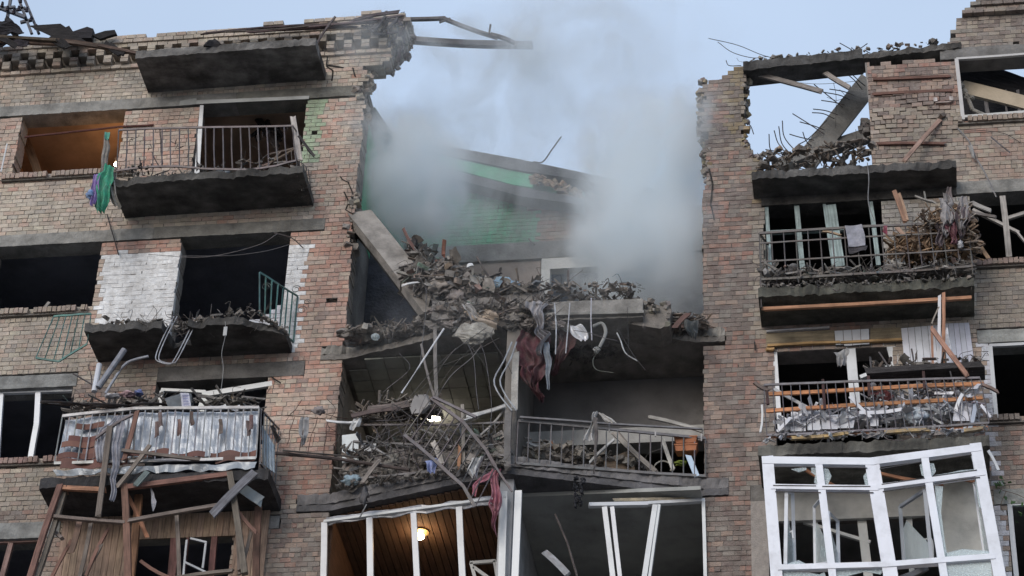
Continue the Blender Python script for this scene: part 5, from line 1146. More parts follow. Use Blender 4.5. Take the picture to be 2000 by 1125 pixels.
for q in ([(1502, 262), (1504, 290), (1515, 310)], [(1512, 255), (1520, 280), (1540, 305)], [(1521, 247), (1527, 280), (1545, 302)], [(1528, 236), (1532, 268), (1556, 298)], [(1495, 292), (1530, 298), (1548, 302)], [(1548, 222), (1580, 242), (1610, 262)], [(1562, 238), (1590, 246), (1610, 254)],
          [(1588, 213), (1612, 216), (1636, 224)], [(1586, 220), (1608, 222), (1630, 232)], [(1604, 196), (1630, 200), (1650, 205)], [(1608, 180), (1640, 186), (1660, 195)], [(1590, 165), (1615, 185), (1646, 210)], [(1655, 145), (1670, 158), (1684, 175)], [(1542, 262), (1562, 268), (1590, 274)], [(1568, 258), (1574, 275), (1585, 285)], [(1620, 174), (1645, 178), (1668, 186)], [(1664, 145), (1680, 160), (1690, 168)], [(1560, 282), (1580, 270), (1615, 235)], [(1500, 305), (1520, 300), (1548, 304)]):
    wire(pts(q, .45), .009, name='rebar', label='black reinforcing rod curving up into the sky in the roofless opening', group=RB, cat='rod')
wire(pts([(1465, 152), (1530, 158), (1600, 164), (1680, 158)], .1), .004, label='very thin wire strung under the burnt beam', group=None)
wire(pts([(1628, 162), (1633, 190), (1632, 250)], .2), .004, label='very thin wire hanging straight down in the roofless opening', group=None)
wire(pts([(1640, 175), (1650, 188), (1635, 196), (1615, 190)], .2), .004, label='thin looped wire in the roofless opening', group=None)
wire(pts([(1457, 240), (1466, 246), (1472, 262)], -.02), .008, label='short curled wire on the jamb of the ragged yellowish pier', group=None)
plank('board', at(1478, 145, .1), at(1602, 178, .0), .085, .04, (.25, .22, .2), 'long grey board hanging below the burnt beam against the sky', cat='board')
plank('board', at(1611, 142, .1), at(1660, 172, .0), .08, .04, (.33, .29, .26), 'shorter pale board hanging below the burnt beam against the sky', cat='board')
slabbar('door_post', at(1694, 128, .05), at(1710, 318, .05), .075, .09, (.30, .27, .25), 'tall grey wooden jamb board standing at the edge of the roofless opening', 'wood', 'jamb')
mb = MB()
for i in range(22): mb.chunk(at(rnd(1682, 1702), rnd(236, 262), .2), rnd(.08, .16), jit((.1, .09, .085), .3))
one('rubble_clump', mb, 'rubble', 'dark clump of rubble stuck at the jamb above the lower beam', 'rubble clump')
# battens on the wall
BT = 'brown battens screwed across the bare brick pier'
for a, b, l_ in (((1704, 155), (1856, 149), 'topmost brown batten across the brick pier'), ((1706, 184), (1860, 177), 'second brown batten from the top across the brick pier'), ((1714, 281), (1845, 281), 'lowest brown batten across the brick pier, crossed by the leaning plank')):
    plank('batten', at(*a, -.03), at(*b, -.03), .05, .035, (.17, .09, .07), l_, BT, cat='batten', warp=.01)
plank('plank', at(1766, 314, -.35), at(1836, 234, -.05), .07, .03, (.30, .20, .16), 'brown plank leaning on the brick pier over the lowest batten')
wire(pts([(1870, 250, -.04), (1892, 275, -.06), (1905, 305, -.06), (1925, 340, -.1), (1946, 385, -.15)]), .012, (.28, .27, .26), name='cable', label='thick grey cable running down the brick wall', group=None, cat='cable')
mb = MB(); mb.cloth(pts([(1890, 284), (1896, 300)], -.1), pts([(1900, 284), (1905, 312)], -.1), (.35, .34, .33), .02, 1, 5, 6); one('rag', mb, 'cloth', 'small grey scrap wrapped round the thick grey cable', 'rag')
wire(pts([(1868, 252), (1930, 256), (1965, 262), (1995, 280)], -.03), .005, label='thin black wire under the brick sill of the glassless top window', group=None)
wire(pts([(1936, 268, -.1), (1950, 280, -.12), (1973, 298, -.12)]), .014, (.14, .13, .13), name='bracket', label='short dark bracket on the wall beside the thick grey cable', group=None, cat='bracket')
mb = MB()
for x, y in ((1827, 200), (1858, 198)): mb.box(at(x, y, 0).x-.03, at(x, y, 0).x+.03, -.08, -.01, at(x, y, 0).z-.04, at(x, y, 0).z+.04, (.42, .38, .36))
mb.bar(at(1827, 201, -.05), at(1858, 199, -.05), .03, .03, (.25, .2, .18)); mb.chunk(at(1815, 209, -.03), .09, (.35, .3, .26)); mb.chunk(at(1840, 228, -.03), .14, (.15, .12, .1)); one('hook_rail', mb, 'metal', 'small broken rail with two pale knobs on the brick pier', 'rail')
# top right window
frame('window_frame', [((1868, 116), (1881, 235), .06), ((1868, 116), (2010, 106), .04), ((1883, 229), (2010, 219), .05)], -.01, .07, .05, (.50, .48, .46), 'pale window frame remains')
wt = 'charred roof timbers fallen inside the top window'
slabbar('fallen_timber', at(1868, 132, .6), at(2010, 176, .7), .36, .12, (.03, .028, .03), 'wide black roof timber slanting inside the glassless top window', 'burnt', 'timber')
slabbar('fallen_timber', at(1950, 138, .8), at(2020, 165, .9), .06, .05, (.05, .06, .12), 'thin blue-black strip above the wide black timber', 'metal', 'strip')
slabbar('fallen_board', at(1876, 170, .45), at(2015, 205, .5), .26, .06, (.48, .40, .30), 'beige plastered board fallen slantwise inside the glassless top window', 'plaster', 'board')
pp('room_wall', [(1862, 128), (1884, 132), (2020, 180), (2080, 200), (2080, 250), (1862, 250)], 1.5, .1, (.03, .028, .03), 'charred')
mb = MB()
for (a, b) in (((1884, 175), (1900, 215)), ((1900, 215), (1930, 228))): mb.tube(pts([a, b], .2), .035, (.30, .28, .25), 7)
for x, y in ((1878, 168), (1884, 180), (1890, 190), (1898, 192)): mb.blob(at(x, y, .2), .06, .05, .05, (.30, .28, .24), .3)
one('burst_pipe', mb, 'rubble', 'lumpy grey bent pipe inside the corner of the glassless top window', 'pipe')
for x, w_ in ((1930, .06), (1968, .03), (1992, .05)): plank('stick', at(x-4, 178, .5), at(x, 226, .5), w_, .03, (.13, .12, .12), 'upright grey stick in the dark of the glassless top window', 'upright sticks in the top window', cat='stick')
# ------------------------------------------------------------------ second-from-top storey
TEAL = (.30, .37, .36)
frame('window_frame', [((1556, 402), (1568, 530), .08), ((1622, 402), (1640, 522), .17), ((1610, 400), (1628, 522), .05), ((1500, 455), (1648, 449), .05), ((1497, 400), (1505, 540), .06), ((1700, 395), (1716, 520), .07)], .06, .08, .06, TEAL, 'teal painted window frame', mat='wood')
frame('window_frame', [((1958, 384), (1971, 503), .09), ((1965, 428), (2010, 414), .06), ((1900, 410), (1990, 455), .05), ((1985, 452), (2008, 480), .03)], .04, .08, .05, (.36, .33, .30), 'broken grey wooden window frame', mat='wood')
t6, b6 = pts([(1483, 456), (1600, 448), (1700, 442), (1800, 438), (1888, 434)], -.74), pts([(1487, 546), (1600, 540), (1700, 534), (1800, 528), (1900, 520)], -.74)
railing(t6, b6, 18, 'railing', .010, (.12, .11, .105), B6, 'dark iron railing of the debris-filled balcony', mids=(.22, .62), th=.026)
railing(pts([(1483, 456, -.74), (1500, 478, -.03)]), pts([(1487, 600, -.74), (1498, 600, -.03)]), 5, 'railing', .009, (.12, .11, .1), B6, th=.02)
railing(pts([(1890, 434, -.74), (1905, 470, -.03)]), pts([(1900, 535, -.74), (1900, 560, -.03)]), 6, 'railing', .009, (.12, .11, .1), B6, th=.02)
heap(mb := MB(), pts([(1495, 545, -.6), (1620, 545, -.6), (1740, 540, -.6), (1895, 530, -.6)]), 330, .13, .16, MIXP, (.04, .14), (2, 4, 4, 1.5), .35)
stuff('debris', mb, 'rubble', 'burnt scraps and splinters carpeting the balcony with the dark iron railing', 'debris')
heap(mb := MB(), pts([(1740, 520, -.45), (1800, 505, -.45), (1890, 505, -.45)]), 420, .62, .25, WOODP+[((.40, .25, .15), 2), ((.12, .1, .09), 2)], (.04, .13), (.6, 9, 2, .6), .38, lambda t: .55+t*.5)
stuff('debris', mb, 'wood', 'big heap of brown splintered boards at the end of the burnt balcony', 'debris')
heap(mb := MB(), pts([(1800, 452, -.7), (1880, 430, -.7), (1905, 500, -.6)]), 130, .22, .15, WOODP+ASH, (.04, .12), (.6, 8, 3, .8), .4)
stuff('debris', mb, 'wood', 'splintered laths bristling over the balcony corner beside the dark window', 'debris')
mb = MB()
for i in range(7):
    x = rnd(1836, 1884); y = rnd(372, 420); mb.cloth(pts([(x-10, y), (x-13, y+30), (x-8, y+60)], -.82+rnd(-.04, .04)), pts([(x+8, y+4), (x+12, y+30), (x+3, y+66)], -.82+rnd(-.04, .04)), R.choice([(.16, .05, .07), (.22, .20, .20), (.12, .09, .10), (.30, .28, .28)]), .04, 2, 8, 10, .01, .09)
mb.cloth(pts([(1850, 365), (1845, 400)], -.8), pts([(1858, 365), (1868, 400)], -.8), (.15, .12, .12), .02, 1, 6, 8, .01, .06)
one('charred_clothes', mb, 'cloth', 'bundle of burnt grey and maroon clothes hanging high on the balcony corner', 'clothes')
mb = MB(); mb.cloth(pts([(1650, 442), (1654, 462), (1657, 482)], -.80), pts([(1684, 438), (1689, 460), (1691, 480)], -.78), (.30, .30, .34), .012, 1, 8, 8, .006, .02); one('grey_sheet', mb, 'cloth', 'flat grey cloth hanging over the dark iron railing', 'cloth')
mb = MB(); mb.cloth(pts([(1656, 482), (1660, 496)], -.78), pts([(1692, 480), (1690, 490)], -.78), (.06, .055, .06), .02, 1, 6, 5); one('scorched_hem', mb, 'burnt', 'scorched black hem below the flat grey cloth', 'cloth')
mb = MB(); mb.cloth(pts([(1725, 440), (1723, 452)], -.78), pts([(1731, 440), (1733, 458)], -.78), (.22, .04, .07), .01, 1, 4, 5); one('red_scrap', mb, 'cloth', 'tiny dark red scrap on the dark iron top rail', 'scrap')
mb = MB(); mb.cloth(pts([(1725, 506), (1745, 520)], -.6), pts([(1762, 498), (1768, 514)], -.6), (.50, .48, .45), .03, 1.4, 10, 7, .01, .05); one('white_sheet', mb, 'cloth', 'whitish crumpled sheet in front of the splintered boards', 'sheet')
mb = MB(); mb.blob(at(1876, 478, -.8), .05, .04, .08, (.5, .5, .52), .6); one('white_scrap', mb, 'cloth', 'small white torn scrap near the end of the dark iron railing', 'scrap', smooth=True)
mb = MB(); mb.blob(at(1549, 522, -.5), .08, .07, .06, (.16, .155, .16), .15); one('grey_helmet', mb, 'cloth', 'rounded dark grey lump behind the dark iron railing', 'lump', smooth=True)
for a, b, w_, c_, l_ in (((1746, 372), (1768, 434), .07, (.26, .15, .10), 'brown plank leaning on the whitewashed brick behind the splinter heap'), ((1756, 378), (1772, 430), .04, (.34, .22, .15), 'thinner brown lath alongside the brown leaning plank'), ((1752, 445), (1806, 502), .06, (.36, .24, .18), 'light brown board slanting over the dark iron railing'),
                         ((1790, 384), (1825, 395), .03, (.24, .22, .2), 'thin grey stick high on the whitewashed brick'), ((1805, 375), (1820, 420), .025, (.2, .19, .17), 'thin upright stick on the whitewashed brick'), ((1606, 452), (1642, 460), .03, (.42, .30, .2), 'light lath lying across the top of the dark iron railing'),
                         ((1905, 465), (1930, 504), .06, (.36, .24, .15), 'splintered yellow-brown board pointing down past the balcony end'), ((1870, 410), (1945, 424), .05, (.16, .14, .13), 'dark grey board reaching into the dark window at the balcony corner'), ((1862, 400), (1905, 430), .06, (.12, .1, .09), 'short dark board under the burnt clothes'),
                         ((1896, 395), (1935, 412), .07, (.28, .26, .24), 'greyish board jammed into the broken wooden window')):
    plank('board', at(*a, -.5 if a[1] > 440 else -.35), at(*b, -.55), w_, .03, c_, l_, cat='board')
wire(pts([(1694, 318, -.5), (1697, 350, -.55), (1696, 395, -.6), (1708, 432, -.6)]), .008, (.24, .23, .23), name='wire', label='stiff wire hanging from the scorched ledge', group=None)
BTN = plank('batten', at(1490, 604, -.66), at(1893, 582, -.66), .055, .05, (.42, .22, .13), 'long orange-brown batten fixed under the balcony slab', cat='batten', warp=.005, seg=5)
heap(mb := MB(), pts([(1490, 562, -.74), (1700, 556, -.76), (1900, 546, -.74)]), 120, .04, .05, ASH+[((.06, .055, .05), 4)], (.03, .09), (5, 2, 2, 2), .2)
stuff('debris', mb, 'rubble', 'black crumbs along the slab edge above the orange-brown batten', 'debris')
# ------------------------------------------------------------------ third storey, right
frame('window_frame', [((1512, 684), (1755, 673), .07), ((1513, 684), (1524, 845), .07), ((1661, 682), (1672, 800), .15), ((1740, 676), (1752, 715), .14), ((1680, 738), (1745, 715), .06)], .04, .07, .06, (.66, .67, .68), 'white balcony window frame')
def boards(n_, quad, n, Y, c_, label, mat='pvc', th=.02):
    mb = MB(); TL_, TR_, BL_, BR_ = [at(*q, Y) for q in quad]
    for i in range(n):
        a, b = i/n, (i+.94)/n; P = [TL_.lerp(TR_, a), TL_.lerp(TR_, b), BL_.lerp(BR_, b), BL_.lerp(BR_, a)]
        dz = rnd(-.02, .02); mb.prism([P[0], P[1], P[2]+Vector((0, 0, dz)), P[3]+Vector((0, 0, dz))], (0, th, 0), jit(c_, .05))
    return mb.build(n_, mat, B, label)
boards('cladding', ((1760, 641), (1838, 634), (1768, 722), (1846, 716)), 6, -.06, (.60, .61, .66), 'white panelling boards beside the balcony window')
boards('cladding', ((1842, 632), (1893, 630), (1850, 716), (1904, 712)), 5, -.05, (.56, .57, .64), 'white panelling boards by the corner')
boards('cladding', ((1630, 646), (1698, 642), (1632, 674), (1699, 671)), 4, -.05, (.62, .63, .66), 'short white panelling boards over the window')
flat('cladding', [(1496, 652), (1630, 646), (1630, 670), (1497, 680)], -.03, .02, (.26, .21, .14), 'wood', 'rough brown board over the balcony window')
flat('cladding', [(1700, 643), (1760, 641), (1762, 668), (1700, 670)], -.03, .02, (.26, .21, .14), 'wood')
mb = MB()
for a, b in (((1497, 676), (1640, 669)), ((1640, 670), (1762, 664)), ((1497, 682), (1512, 682))): mb.bar(at(*a, -.05), at(*b, -.05), .04, .05, (.48, .30, .14), 8, .02, .02)
mb.bar(at(1497, 648, -.07), at(1620, 640, -.07), .035, .04, (.42, .41, .42), 2); mb.build('trim', 'wood', B, 'torn yellow-brown trim strip')
ps = thing('lath_stand', 'tall narrow frame of orange laths and a white board standing up on the balcony', 'frame', at(1830, 705, -.7))
for a, b, w_, c_, m_, n_ in (((1843, 572, -.75), (1842, 715, -.7), .05, (.42, .22, .14), 'wood', 'lath'), ((1835, 578, -.72), (1832, 700, -.68), .045, (.60, .60, .62), 'pvc', 'board'), ((1820, 638, -.74), (1822, 712, -.7), .035, (.40, .22, .15), 'wood', 'lath'), ((1820, 632, -.73), (1834, 600, -.71), .02, (.3, .26, .22), 'wood', 'lath')):
    mb = MB(); mb.bar(at(*a), at(*b), w_, .025, c_, 3, .01, .02); mb.build(n_, m_, ps)
plank('plank', at(1820, 642, -.85), at(1888, 732, -.9), .07, .03, (.40, .22, .16), 'light orange plank leaning in front of the white panelling boards')
mb = MB(); mb.cloth(pts([(1846, 640), (1850, 690)], -.72), pts([(1852, 640), (1862, 700)], -.72), (.55, .56, .6), .02, 1, 5, 8); one('torn_film', mb, 'cloth', 'torn white film hanging behind the light orange plank', 'film')
slabbar('dark_sheet', at(1695, 737, -.7), at(1920, 724, -.7), .10, .35, (.05, .045, .045), 'black rolled sheet lying along the top of the white-littered balcony', 'burnt', 'sheet', seg=8)
heap(mb := MB(), pts([(1700, 730, -.6), (1800, 724, -.6), (1915, 716, -.6)]), 110, .07, .2, ASH+[((.12, .05, .05), 2)], (.03, .11), (2, 4, 4, 1), .3)
stuff('debris', mb, 'rubble', 'charred scraps on top of the black rolled sheet', 'debris')
mb = MB(); mb.cloth(pts([(1626, 690), (1636, 705)], -.75), pts([(1655, 675), (1660, 695)], -.72), (.30, .29, .28), .03, 2, 9, 8, .01, .08); mb.cloth(pts([(1634, 700), (1640, 712)], -.74), pts([(1655, 690), (1653, 712)], -.74), (.26, .25, .25), .03, 2, 7, 6, .01, .06); one('grey_rag', mb, 'cloth', 'grey torn rag dangling in front of the white balcony window frame', 'rag')
for a, b, l_ in (((1718, 690), (1740, 724), 'thin dark stick standing in the white balcony window'), ((1700, 698), (1706, 735), 'second thin dark stick in the white balcony window'), ((1780, 680), (1786, 718), 'thin black rod standing before the white panelling'), ((1702, 706), (1760, 735), 'dark strip slanting low in the white balcony window')):
    plank('stick', at(*a, -.5), at(*b, -.55), .025, .02, (.07, .065, .065), l_, mat='metal', cat='stick')
t7, b7_ = pts([(1492, 752), (1600, 748), (1700, 744), (1800, 741), (1914, 738)], -.86), pts([(1498, 850), (1600, 846), (1750, 838), (1850, 832), (1932, 826)], -.86)
railing(t7, b7_, 25, 'railing', .0075, (.16, .15, .16), B7, 'thin dark railing with orange laths tied to it', th=.022, bend=.006)
for a, b, l_ in (((1500, 770), (1740, 757), 'highest orange lath along the thin dark railing'), ((1740, 757), (1922, 750), 'highest orange lath along the thin dark railing'), ((1498, 803), (1700, 790), 'lower orange lath along the thin dark railing'), ((1640, 793), (1920, 777), 'lower orange lath along the thin dark railing'), ((1500, 852), (1930, 836), 'orange lath at the foot of the thin dark railing')):
    mb = MB(); mb.bar(at(*a, -.83), at(*b, -.82), .06, .03, jit(ORANGE, .12), 5, .012, .02); mb.build('lath', 'wood', B7, l_)
for a, b in (((1497, 756), (1500, 790)), ((1607, 742), (1611, 800)), ((1696, 735), (1698, 775)), ((1803, 720), (1806, 760))):
    mb = MB(); mb.bar(at(*a, -.84), at(*b, -.84), .042, .04, (.065, .035, .035)); mb.build('post', 'wood', B7)
WHP = [((.62, .63, .67), 6), ((.70, .71, .74), 4), ((.45, .46, .5), 2), ((.3, .25, .22), .5), ((.25, .08, .09), .25)]
heap(mb := MB(), pts([(1530, 838, -.6), (1650, 832, -.6), (1760, 826, -.6), (1915, 815, -.6)]), 380, .34, .2, WHP, (.05, .17), (.5, 5, 6, .5), .4, lambda t: .6+.5*t)
stuff('debris', mb, 'pvc', 'broken white panels and plastic heaped behind the thin dark railing', 'debris')
heap(mb := MB(), pts([(1690, 790, -.5), (1800, 775, -.5), (1900, 765, -.5)]), 110, .2, .2, WHP+MIXP, (.05, .14), (1, 4, 4, 1), .4)
stuff('debris', mb, 'rubble', 'mixed dark and pale scraps in the upper part of the white-littered balcony', 'debris')
PWL = ['outermost white board standing behind the start of the thin dark railing', 'white board touching the outermost one behind the thin dark railing', 'wide white board standing third from the brick pier behind the thin dark railing', 'white board standing fourth from the brick pier behind the thin dark railing', 'large leaning white board near the far end of the thin dark railing', 'narrow white board standing in the middle behind the thin dark railing']
PW = 'white panels standing behind the thin dark railing'
for i, (x0, x1, y0, y1) in enumerate(((1545, 1575, 806, 842), (1575, 1600, 802, 840), (1606, 1640, 808, 838), (1642, 1672, 800, 836), (1866, 1900, 782, 822), (1700, 1716, 800, 832))):
    mb = MB(); k = rnd(-6, 6); mb.prism(pts([(x0, y0+rnd(-4, 4)), (x1, y0+rnd(-4, 4)), (x1+k, y1), (x0+k, y1)], -.7-.01*i), (0, .02, 0), jit((.64, .65, .70), .06)); one('white_board', mb, 'pvc', PWL[i], 'panel', PW)
blob1('plastic_bag', 1790, 812, -.74, (.19, .08, .13), (.48, .54, .60), 'bluish white crumpled plastic bag behind the thin dark railing', 'bag', .4)
mb = MB(); mb.cloth(pts([(1700, 768), (1708, 782)], -.6), pts([(1740, 758), (1745, 778)], -.6), (.22, .05, .06), .03, 1.5, 8, 6, .01, .05); one('red_cloth', mb, 'cloth', 'dark red cloth among the white scraps', 'cloth')
for a, b, w_, c_, l_ in (((1512, 760), (1575, 795), .05, (.38, .37, .36), 'grey corrugated strip slanting behind the thin dark railing'), ((1660, 775), (1700, 815), .05, (.6, .6, .64), 'white strip slanting over the middle orange lath'), ((1905, 785), (1894, 838), .06, (.36, .40, .48), 'bluish white strip leaning at the railing end'), ((1915, 790), (1935, 815), .04, (.62, .62, .66), 'short white strip leaning at the railing end'), ((1880, 770), (1868, 800), .05, (.64, .64, .66), 'white strip upright over the upper orange lath'),
                         ((1488, 790), (1485, 845), .03, (.60, .60, .60), 'white torn strip hanging outside the start of the thin dark railing'), ((1930, 880), (1950, 918), .04, (.5, .52, .55), 'thin pale strip on the wall beside the tilted white glazing'), ((1680, 806), (1760, 800), .06, (.62, .62, .66), 'white strip lying level among the white scraps'), ((1518, 843), (1545, 815), .05, (.6, .6, .64), 'white strip leaning at the start of the white heap')):
    plank('strip', at(*a, -.84 if a[0] not in (1512,) else -.5), at(*b, -.84), w_, .02, c_, l_, mat='pvc', cat='strip', jag=.02)
plank('stick', at(1474, 747, -.88), at(1500, 762, -.84), .05, .04, (.22, .17, .15), 'splintered stick end sticking out at the start of the thin dark railing', mat='wood', cat='stick')
plank('stick', at(1905, 748, -.8), at(1950, 766, -.86), .045, .04, (.20, .14, .12), 'splintered stick end sticking out past the end of the thin dark railing', mat='wood', cat='stick')
for a, b, hl in (((1548, 856), (1660, 846), 'longest strip of yellow mounting foam along the foot of the thin dark railing'), ((1730, 845), (1815, 840), 'middle strip of yellow mounting foam below the bluish white bag'), ((1880, 842), (1920, 836), 'shortest strip of yellow mounting foam at the far end of the thin dark railing')):
    mb = MB(); mb.bar(at(*a, -.9), at(*b, -.9), .05, .05, (.46, .32, .15), 12, .02, .03); one('foam_strip', mb, 'rubble', hl, 'foam', 'strips of mounting foam')
heap(mb := MB(), pts([(1495, 858, -.87), (1700, 852, -.88), (1928, 842, -.87)]), 90, .05, .04, WHP+ASH, (.02, .08), (2, 5, 3, 1), .18)
stuff('debris', mb, 'rubble', 'torn strips and crumbs along the slab edge above the white glazing', 'debris')
frame('window_frame', [((1934, 676), (1946, 818), .06), ((1932, 676), (2010, 672), .05)], .02, .07, .05, (.50, .51, .52), 'white window frame edge without glass')
frame('window_frame', [((1972, 986), (1986, 1135), .07), ((1970, 986), (2010, 984), .05)], .02, .07, .05, (.52, .53, .55), 'white window frame edge of the lowest window')

# ------------------------------------------------------------------ tilted white glazing at the bottom
gl = thing('balcony_glazing', 'white glazed balcony front with smashed panes, buckled and tilting out of the wall', 'glazing', at(1715, 1135, -.95))
YG = -1.0
def GP(x, y): return at(x, y, YG-.12*(1-abs(x-1720)/220)*0)
FR = (.74, .76, .82)
mb = MB(); k = 0
for a, b, w_ in (((1499, 893), (1518, 1140), .165), ((1702, 898), (1742, 1140), .20), ((1905, 868), (1955, 1140), .165), ((1599, 906), (1628, 1140), .105), ((1805, 888), (1846, 1140), .105),
                 ((1490, 901), (1708, 904), .12), ((1700, 904), (1916, 876), .12), ((1507, 953), (1716, 956), .08), ((1712, 954), (1924, 926), .08), ((1520, 1111), (1735, 1105), .085), ((1732, 1105), (1944, 1089), .085)):
    k += 1; mb.bar(at(*a, YG), at(*b, YG), w_, .07+.003*k, jit(FR, .02), 2, .0)
mb.build('frame', 'pvc', gl)
mb = MB()
for a, b in (((1512, 912), (1593, 912)), ((1510, 948), (1594, 949)), ((1608, 913), (1694, 914)), ((1606, 950), (1700, 950)), ((1718, 916), (1800, 902)), ((1722, 946), (1806, 934)), ((1818, 900), (1898, 888)), ((1822, 930), (1908, 918)), ((1514, 960), (1603, 962)), ((1614, 962), (1706, 962)), ((1724, 960), (1808, 948)), ((1825, 944), (1914, 932))):
    mb.bar(at(*a, YG-.05), at(*b, YG-.05), .012, .01, (.04, .04, .045))
mb.build('gasket', 'metal', gl)
def shard(root, P, Y=YG+.01, col=(.75, .85, .88)):
    mb = MB(); mb.prism(pts(P, Y), (0, .012, 0), col); mb.build('glass_shard', 'glass', root)
for P in ([(1584, 912), (1596, 913), (1600, 950), (1590, 942), (1592, 928), (1584, 922)], [(1608, 914), (1618, 916), (1624, 930), (1616, 949), (1608, 949)], [(1686, 930), (1696, 916), (1700, 950), (1690, 948)], [(1716, 918), (1722, 930), (1718, 946), (1714, 946)],
          [(1796, 908), (1804, 903), (1810, 932), (1800, 928), (1798, 918)], [(1812, 904), (1824, 905), (1828, 920), (1818, 934)], [(1825, 928), (1850, 924), (1878, 918), (1905, 916), (1910, 922), (1824, 936)], [(1896, 890), (1903, 888), (1908, 920), (1902, 912)],
          [(1826, 948), (1842, 950), (1838, 1000), (1846, 1060), (1852, 1096), (1838, 1096)], [(1850, 1096), (1846, 1080), (1880, 1072), (1930, 1076), (1938, 1090)], [(1904, 938), (1914, 936), (1925, 1000), (1912, 990)], [(1540, 1100), (1560, 1094), (1580, 1104), (1612, 1100), (1614, 1108), (1540, 1110)],
          [(1530, 1116), (1580, 1118), (1600, 1122), (1610, 1117), (1616, 1135), (1530, 1135)], [(1632, 1112), (1690, 1108), (1728, 1108), (1720, 1122), (1690, 1116), (1660, 1124), (1636, 1130)], [(1738, 1112), (1752, 1110), (1750, 1135), (1738, 1135)], [(1840, 1104), (1935, 1096), (1938, 1135), (1845, 1135)], [(1575, 918), (1560, 922), (1545, 916), (1575, 912)]):
    shard(gl, P)
# opened sashes behind the frame
def sash(pq, w_, Y0, Y1, col=(.62, .64, .68), label=None):
    mb = MB(); P = [at(x, y, Y0 if i in (0, 3) else Y1) for i, (x, y) in enumerate(pq)]
    for i in range(4): mb.bar(P[i], P[(i+1) % 4], w_, .04+.002*i, jit(col, .03))
    o = mb.build('sash', 'pvc', gl, label)
    mb = MB(); A_, B_, C_, D_ = P
    mb.prism([D_.lerp(A_, .0), D_.lerp(A_, .55), A_.lerp(B_, .3).lerp(D_, .3), C_.lerp(B_, .25), C_], (0, .008, 0), (.8, .86, .88)); g = mb.build('glass_shard', 'glass', gl)
    return o
sash([(1536, 962), (1548, 962), (1552, 1103), (1534, 1103)], .05, YG+.05, YG+.5)
sash([(1590, 990), (1612, 965), (1620, 1100), (1592, 1104)], .04, YG+.5, YG+.05)
sash([(1618, 1000), (1636, 1018), (1638, 1104), (1620, 1104)], .05, YG+.05, YG+.5)
sash([(1758, 990), (1806, 958), (1820, 1100), (1766, 1100)], .055, YG+.55, YG+.05, (.30, .32, .35), 'grey opened sash')
sash([(1902, 945), (1914, 940), (1936, 1082), (1922, 1086)], .03, YG+.4, YG+.06)
mb = MB(); mb.tube(pts([(1543, 1040), (1547, 1036), (1549, 1052)], YG+.02), .012, (.7, .7, .7)); mb.build('handle', 'pvc', gl)
# room behind: cream panels, ceiling boards
pbox('wall_panel', .72, 1.5, -.025, .04, -2.6, .36, (.55, .53, .48), 'plaster', 'cream interior panel behind the white glazing')
pbox('wall_panel', -1.69, .715, -.022, .04, -.22, .36, (.50, .48, .44), 'plaster')
pbox('wall_panel', -1.95, -1.70, -.03, .04, -2.6, .13, (.30, .27, .25), 'brick')
frame('window_frame', [((1560, 998), (1800, 984), .05), ((1680, 990), (1697, 1135), .13), ((1775, 990), (1782, 1135), .08), ((1570, 1020), (1700, 1060), .05)], .08, .07, .05, (.55, .54, .50), 'cream door frame in the dark behind the glazing')
for a, b, l_ in (((1555, 905), (1640, 955), 'orange lath under the slab behind the first pane of the white glazing'), ((1720, 925), (1840, 945), 'orange lath seen through the upper panes of the white glazing'), ((1860, 932), (1925, 948), 'orange lath seen through the top corner pane of the white glazing')):
    plank('lath', at(*a, -.6), at(*b, -.5), .05, .03, (.34, .16, .09), l_, cat='lath')
mb = MB(); mb.tube(smoothline(pts([(1842, 950, -.2), (1835, 1000, -.15), (1832, 1040, -.15), (1828, 1095, -.15)]), 4), .008, (.08, .08, .08)); one('cord', mb, 'metal', 'thin black cord hanging on the cream panel behind the white glazing', 'cord')
mb = MB(); mb.tube(smoothline(pts([(1802, 1100), (1800, 1060), (1808, 1054), (1820, 1056), (1822, 1100)], -.1), 4), .02, (.6, .6, .58), 8); one('pale_hoop', mb, 'pvc', 'rounded pale frame like a chair back before the cream panel', 'frame')
slabbar('broken_window_bar', at(1760, 1130, -.7), at(1812, 1108, -.6), .08, .05, (.12, .12, .13), 'dark slanting frame piece low behind the white glazing', 'metal', 'frame piece')
# small climbing plant at the edge
pl = thing('climbing_plant', 'small green creeper on the wall beside the tilted white glazing', 'plant', at(1960, 960, -.05))
mb = MB()
for q in ([(2005, 975), (1985, 965), (1960, 958), (1945, 950)], [(1965, 960), (1955, 985), (1960, 1000)]): mb.tube(smoothline(pts(q, -.08), 4), .005, (.16, .11, .08), 4)
mb.build('stem', 'wood', pl)
mb = MB()
for i in range(36):
    x, y = R.choice(((1950, 944), (1945, 950), (1958, 938), (1960, 975), (1985, 985), (1995, 1010))); c = at(x+R.gauss(0, 7), y+R.gauss(0, 5), -.12+rnd(-.05, .05))
    u, v_ = Vector((rnd(-1, 1), rnd(-1, .2), rnd(-1, 1))).normalized()*.035, Vector((rnd(-1, 1), rnd(-.5, .5), rnd(-1, 1))).normalized()*.028
    mb.add([c-u, c+v_, c+u, c-v_], [(0, 1, 2, 3)], jit((.05, .13, .03), .3))
mb.build('foliage', 'cloth', pl)
